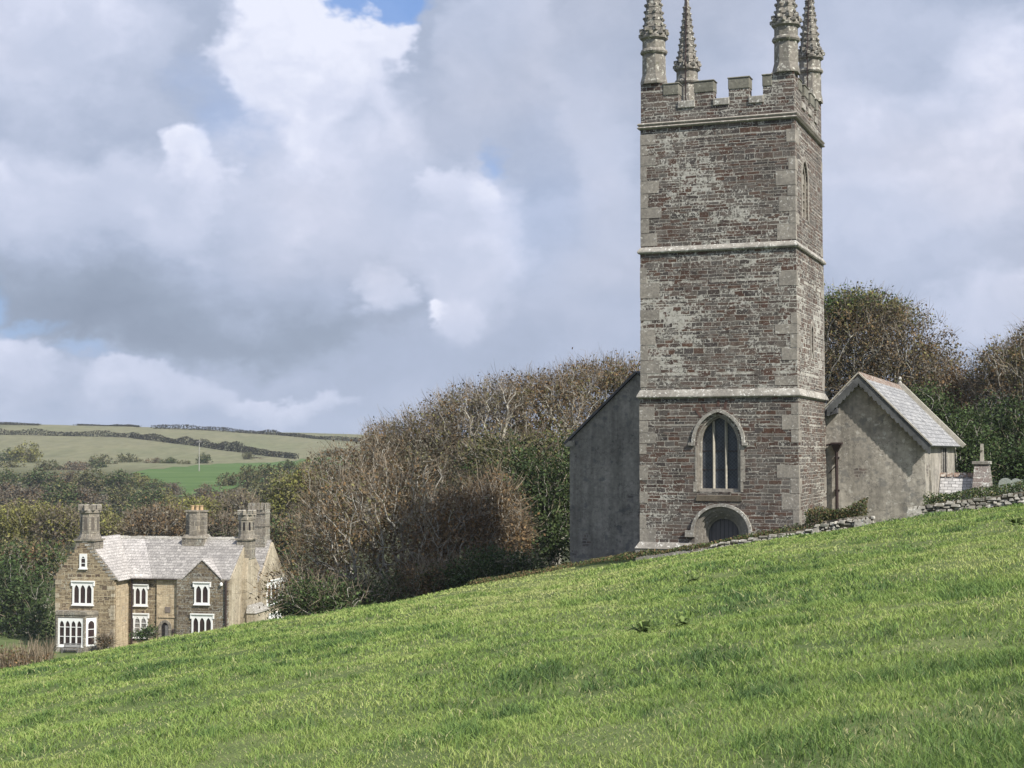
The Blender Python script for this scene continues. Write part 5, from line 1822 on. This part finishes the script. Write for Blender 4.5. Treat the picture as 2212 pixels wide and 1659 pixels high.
def hedgerow(label, pts, h, seed, dens=40.0):
    rng = np.random.default_rng(seed)
    P = [ground_hit(*p) for p in pts]
    C = []
    for a, b in zip(P, P[1:]):
        L = np.linalg.norm(b - a)
        n = int(L * dens)
        t = rng.random(n)[:, None]
        q = a + (b - a) * t
        z = terrain(q[:, 0], q[:, 1])
        hh = h * (0.6 + 0.8 * vnoise(q[:, 0] * 0.09, q[:, 1] * 0.09, seed) ** 2 * 1.4)
        q = np.stack([q[:, 0] + rng.normal(0, .7, n), q[:, 1] + rng.normal(0, .9, n), z + rng.random(n) * hh], 1)
        C.append(q)
    C = np.concatenate(C)
    o0 = P[0]
    V, F = leaf_quads(C - o0, 0.7, rng)
    mi = rng.integers(0, 2, len(F))
    o = np_object('hedgerow', V, [F], [M['hedge_green'], M['hedge']], None, mi)
    o.location = tuple(o0)
    return tag(o, label, 'hedge', 'hedgerows on the far hill')

hedgerow('lower long dark hedgerow dividing the two olive fields', [(-120, 933), (0, 941), (150, 944), (280, 949), (400, 962), (480, 972), (560, 983), (640, 990)], 3.4, 1)
hedgerow('upper dark hedgerow just below the hill crest', [(330, 930), (450, 932), (560, 935), (680, 946), (800, 953)], 2.2, 2)
hedgerow('thin hedgerow lying along the hill crest, left of the upper hedgerow', [(165, 919), (240, 922), (300, 926)], 1.4, 3)
hedgerow('short hedgerow on the hill crest at the left edge', [(-100, 913), (0, 916), (85, 919)], 1.3, 4)

# the bright pasture behind the wood
pa = [(290, 1022), (340, 1014), (430, 1006), (560, 999), (650, 992), (760, 984), (800, 1000), (620, 1030), (480, 1062), (410, 1078), (370, 1066), (320, 1040)]
poly = [tuple(ground_hit(*p)[:2]) for p in pa]
tag(terr_sheet('field', poly, M['pasture'], 0.25, 5.0), 'bright green pasture between the wood and the olive fields', kind='structure')

p = ground_hit(430, 1020)
tp = empty('telegraph_pole', (p[0], p[1], p[2]), 0.2, 'single pale telegraph pole standing in the bright green pasture', 'pole')
mb = MB()
hh = 70 * p[1] / 3323.0
mb.turn(0, 0, [(0.19, 0), (0.13, hh)], 8)
mb.build('shaft', M['pole_wood'], tp)
mb = MB()
mb.box(-.9, .9, -.32, -.2, hh - .75, hh - .45)
mb.build('crossarm', M['timber'], tp)

# headstones over the churchyard wall
for (u, v, w, h, lab) in ((2172, 1052, .55, .8, 'round topped grey headstone right of the porch cross'), (2195, 1050, .45, .7, 'smaller round topped headstone second from the porch'), (2212, 1046, .5, .75, 'squarish headstone cut by the right edge of the view')):
    p = W(u, v, 63)
    hs_ = empty('headstone', (p[0], p[1], p[2] - h * .55), -0.3, lab, 'headstone', 'headstones')
    mb = MB()
    mb.prism([(-w / 2, -.3)] + arch(-w / 2, w / 2, h * .7, h * .7 + w * (.45 if 'round' in lab else .15), 6) + [(w / 2, -.3)], 'y', -.06, .06)
    mb.build('slab', M['headstone'], hs_, bevel=0.01)


# ivy, grass and weeds along the wall top
# broad-leaved docks in the meadow
M['dock'] = foliage('dock_leaves', [(0.12, 0.165, 0.055), (0.16, 0.215, 0.07)], 0.7, 0.3, 0.5, 0.3)

def dock(label, u, v, d, s, seed):
    rng = np.random.default_rng(seed)
    p = W(u, v, d)
    z = float(terrain(p[0], p[1]))
    n = 34
    a = rng.uniform(0, 6.28, n)
    L = s * rng.uniform(.5, 1.0, n)
    el = rng.uniform(.25, 1.2, n)
    d3 = np.stack([np.cos(a) * np.cos(el), np.sin(a) * np.cos(el), np.sin(el)], 1)
    sd = np.stack([-np.sin(a), np.cos(a), np.zeros(n)], 1)
    b0 = d3 * (L * .15)[:, None]
    b1 = d3 * (L * .6)[:, None]
    b2 = d3 * L[:, None]
    b2[:, 2] -= L * .3
    w = (L * .16)[:, None]
    V = np.stack([b0 - sd * w * .3, b0 + sd * w * .3, b1 - sd * w, b1 + sd * w, b2 - sd * w * .15, b2 + sd * w * .15], 1).reshape(-1, 3)
    o = np.arange(n)[:, None] * 6
    F = np.concatenate([o + np.array([[0, 1, 3, 2]]), o + np.array([[2, 3, 5, 4]])])
    ob = np_object('dock_plant', V, [F], [M['dock']])
    ob.location = (p[0], p[1], z)
    tag(ob, label, 'weed', 'docks in the meadow')

dock('broad leaved dock in the meadow below the tower door, larger of the pair', 1392, 1405, 20.5, .34, 1)
dock('broad leaved dock in the meadow below the tower door, right of the larger one', 1476, 1390, 21.5, .24, 2)
dock('small dark dock far up the meadow near the tower', 1500, 1275, 33, .28, 3)
dock('dark weed tuft high in the meadow at the right edge', 2195, 1135, 36, .42, 4)


def wall_plants(name, label, x0, x1, y0, y1, h0, h1, n, seed, leaf, size=0.07, kind=None):
    rng = np.random.default_rng(seed)
    t = rng.random(n)
    x = x0 + (x1 - x0) * t
    y = rng.uniform(y0, y1, n)
    wx, wy = CH[0] + CR[0] * x + CB[0] * y, CH[1] + CR[1] * x + CB[1] * y
    fx = cworld(x, -2.6)if False else (CH[0] + CR[0] * x + CB[0] * -2.6, CH[1] + CR[1] * x + CB[1] * -2.6)
    g = terrain(fx[0], fx[1])
    top = h0 + (h1 - h0) * t
    lump = 0.35 + 0.9 * vnoise(x * 1.1, y * 0.7, seed)
    z = g + top * (0.45 + 0.75 * rng.random(n) * lump)
    C = np.stack([wx, wy, z], 1)
    o = C.mean(0)
    V, F = leaf_quads(C - o, size, rng)
    ob = np_object(name, V, [F], [M[l] for l in leaf], None, rng.integers(0, len(leaf), len(F)))
    ob.location = tuple(o)
    return tag(ob, label, 'plants', None, kind)

wall_plants('ivy_bank', 'green ivy and grass bank along the top of the wall below the porch', 4.6, 19.0, -2.4, -1.3, 0.75, 0.95, 15000, 1, ('leaf_green', 'leaf_dark', 'leaf_olive', 'leaf_green'))
wall_plants('ivy_bank', 'low green and brown weeds on the broken wall in front of the tower', -6.5, 1.2, -2.4, -1.4, 0.24, 0.36, 5200, 2, ('leaf_green', 'leaf_olive', 'leaf_brown', 'leaf_dark'))
wall_plants('ivy_bank', 'dark low bush on the wall between the tower corner and the gap', 0.6, 2.7, -2.3, -1.5, 0.85, 0.80, 3400, 3, ('leaf_dark', 'leaf_brown', 'leaf_olive', 'leaf_dark'))
wall_plants('ivy_bank', 'thin weeds at the foot of the dark north aisle wall', -12.5, -6.2, -1.5, 0.5, 0.20, 0.26, 3800, 4, ('leaf_green', 'leaf_olive', 'leaf_brown'))
# ------------------------------------------------------------------ meadow grass: blades on the near slope
def build_grass():
    rng = np.random.default_rng(77)
    PX, PY, PZ, HH, WW, TT = [], [], [], [], [], []
    for (d0, d1, dens, hh, ww) in ((5.5, 9, 2300, .085, .0050), (9, 14, 1500, .09, .007), (14, 22, 800, .095, .011), (22, 34, 380, .10, .017), (34, 50, 190, .11, .026), (50, 78, 90, .12, .040)):
        xm = lambda y: 0.335 * y * 1.12 + 7.0
        area = (xm(d0) + xm(d1)) * (d1 - d0)
        n = int(area * dens)
        y = np.sqrt(rng.uniform(d0 * d0, d1 * d1, n))
        x = rng.uniform(-1, 1, n) * xm(y)
        lx = (x - CH[0]) * CR[0] + (y - CH[1]) * CR[1]
        ly = (x - CH[0]) * CB[0] + (y - CH[1]) * CB[1]
        keep = (ly < -2.75) | (lx < -9)
        x, y = x[keep], y[keep]
        n = len(x)
        patch = fbm(x * 0.55, y * 0.40, 21, 3)
        tus = fbm(x * 2.6, y * 1.9, 33, 3)
        fine = vnoise(x * 6.0, y * 5.0, 55)
        wide = fbm(x * 0.9, y * 0.7, 66, 2)
        big = fbm(x * 0.10, y * 0.08, 44, 2)
        tussock = np.maximum(sst(tus * 0.7 + patch * 0.3, 0.60, 0.70), 0.9 * sst(wide * 0.7 + patch * 0.3, 0.62, 0.70))
        h = hh * 0.78 * (0.55 + 0.55 * patch + 0.55 * tussock) * rng.uniform(0.55, 1.35, n)
        tone = 0.69 + (patch - 0.5) * -0.55 + (big - 0.5) * 0.55 - 0.30 * tussock + (fine - 0.5) * 0.22 + rng.normal(0, 0.12, n)
        thatch = sst(fbm(x * 1.3 + 40, y * 0.9, 88, 3), 0.60, 0.70)
        h = h * (1 - 0.45 * thatch)
        dry = rng.random(n) < 0.03 + 0.04 * (patch < 0.4) + 0.20 * thatch
        tone = np.where(dry, rng.uniform(0.85, 1.0, n), np.clip(tone, 0.02, 0.88))
        PX.append(x); PY.append(y); HH.append(h); TT.append(tone)
        WW.append(ww * rng.uniform(0.6, 1.4, n))
    x, y, h, w, tone = (np.concatenate(a) for a in (PX, PY, HH, WW, TT))
    z = terrain(x, y) - 0.015
    n = len(x)
    base = np.stack([x, y, z], 1)
    a = rng.uniform(0, 2 * math.pi, n)
    a2 = rng.uniform(0, 2 * math.pi, n)
    side = np.stack([np.cos(a), np.sin(a), np.zeros(n)], 1)
    lean = np.stack([np.cos(a2), np.sin(a2), np.zeros(n)], 1) * (rng.uniform(0.1, 1.5, n) * h)[:, None]
    lean[:, 0] -= 0.0 * h
    up = np.array([0, 0, 1.0])
    m_ = base + lean * 0.35 + up * (h * 0.6)[:, None]
    t_ = base + lean + up * (h * rng.uniform(0.8, 1.0, n))[:, None]
    ws = side * w[:, None]
    V = np.stack([base - ws * .5, base + ws * .5, m_ - ws * .42, m_ + ws * .42, t_], 1).reshape(-1, 3)
    o = np.arange(n)[:, None] * 5
    Q = o + np.array([[0, 1, 3, 2]])
    T = o + np.array([[2, 3, 4]])
    ob = np_object('grass', V, [Q, T], M['grass'], None, None, {'tone': ('POINT', 'FLOAT', np.repeat(tone, 5))})
    tag(ob, 'long green meadow grass with darker tussocks on the near slope', kind='stuff')
    print('blades', n)


build_grass()

# brown dock and dead stalks at the left edge of the field
rng = np.random.default_rng(5)
n = 1500
u = rng.uniform(-60, 118, n) ** 1
y = rng.uniform(44, 60, n)
x = (u - 1106) / 3323.0 * y
z = terrain(x, y)
C = np.stack([x, y, z], 1)
o = C.mean(0)
hgt = 0.75 * (0.4 + 0.8 * vnoise(x * 1.2, y * 1.2, 3)) * np.clip((118 - u) / 110, 0.15, 1)
TV, TF = twig_quads(np.repeat(C - o, 2, 0), np.tile([[0, 0, 1.0]], (2 * n, 1)), 0.55, 0.02, rng, 0.25, 0.3)
LC = np.repeat(C - o, 4, 0) + rng.normal(0, 0.10, (4 * n, 3))
LC[:, 2] += rng.random(4 * n) * np.repeat(hgt, 4)
LV, LF = leaf_quads(LC, 0.09, rng)
sc = np_object('dock_scrub', np.concatenate([TV, LV]), [np.concatenate([TF, LF + len(TV)])], [M['twig'], M['leaf_rust'], M['leaf_brown'], M['leaf_olive']], None,
               np.concatenate([np.zeros(len(TF), int), rng.integers(1, 4, len(LF))]))
sc.location = tuple(o)
tag(sc, 'brown dead dock and weed stalks at the left edge of the field', kind='stuff')
# ------------------------------------------------------------------ thin damp air over the valley
hz = MB()
hz.box(-2400, 2400, -70, 3050, -160, 60)
hm_ = bpy.data.materials.new('damp_air')
hm_.use_nodes = True
HN = NT(hm_.node_tree)
ho_ = HN.n('ShaderNodeOutputMaterial')
hv = HN.n('ShaderNodeVolumePrincipled')
hv.inputs['Color'].default_value = (0.80, 0.86, 0.95, 1)
hv.inputs['Density'].default_value = 0.00015
hv.inputs['Anisotropy'].default_value = 0.2
HN.t.links.new(hv.outputs[0], ho_.inputs['Volume'])
haze = hz.build('haze', hm_)
tag(haze, 'thin damp haze lying over the valley', kind='stuff')
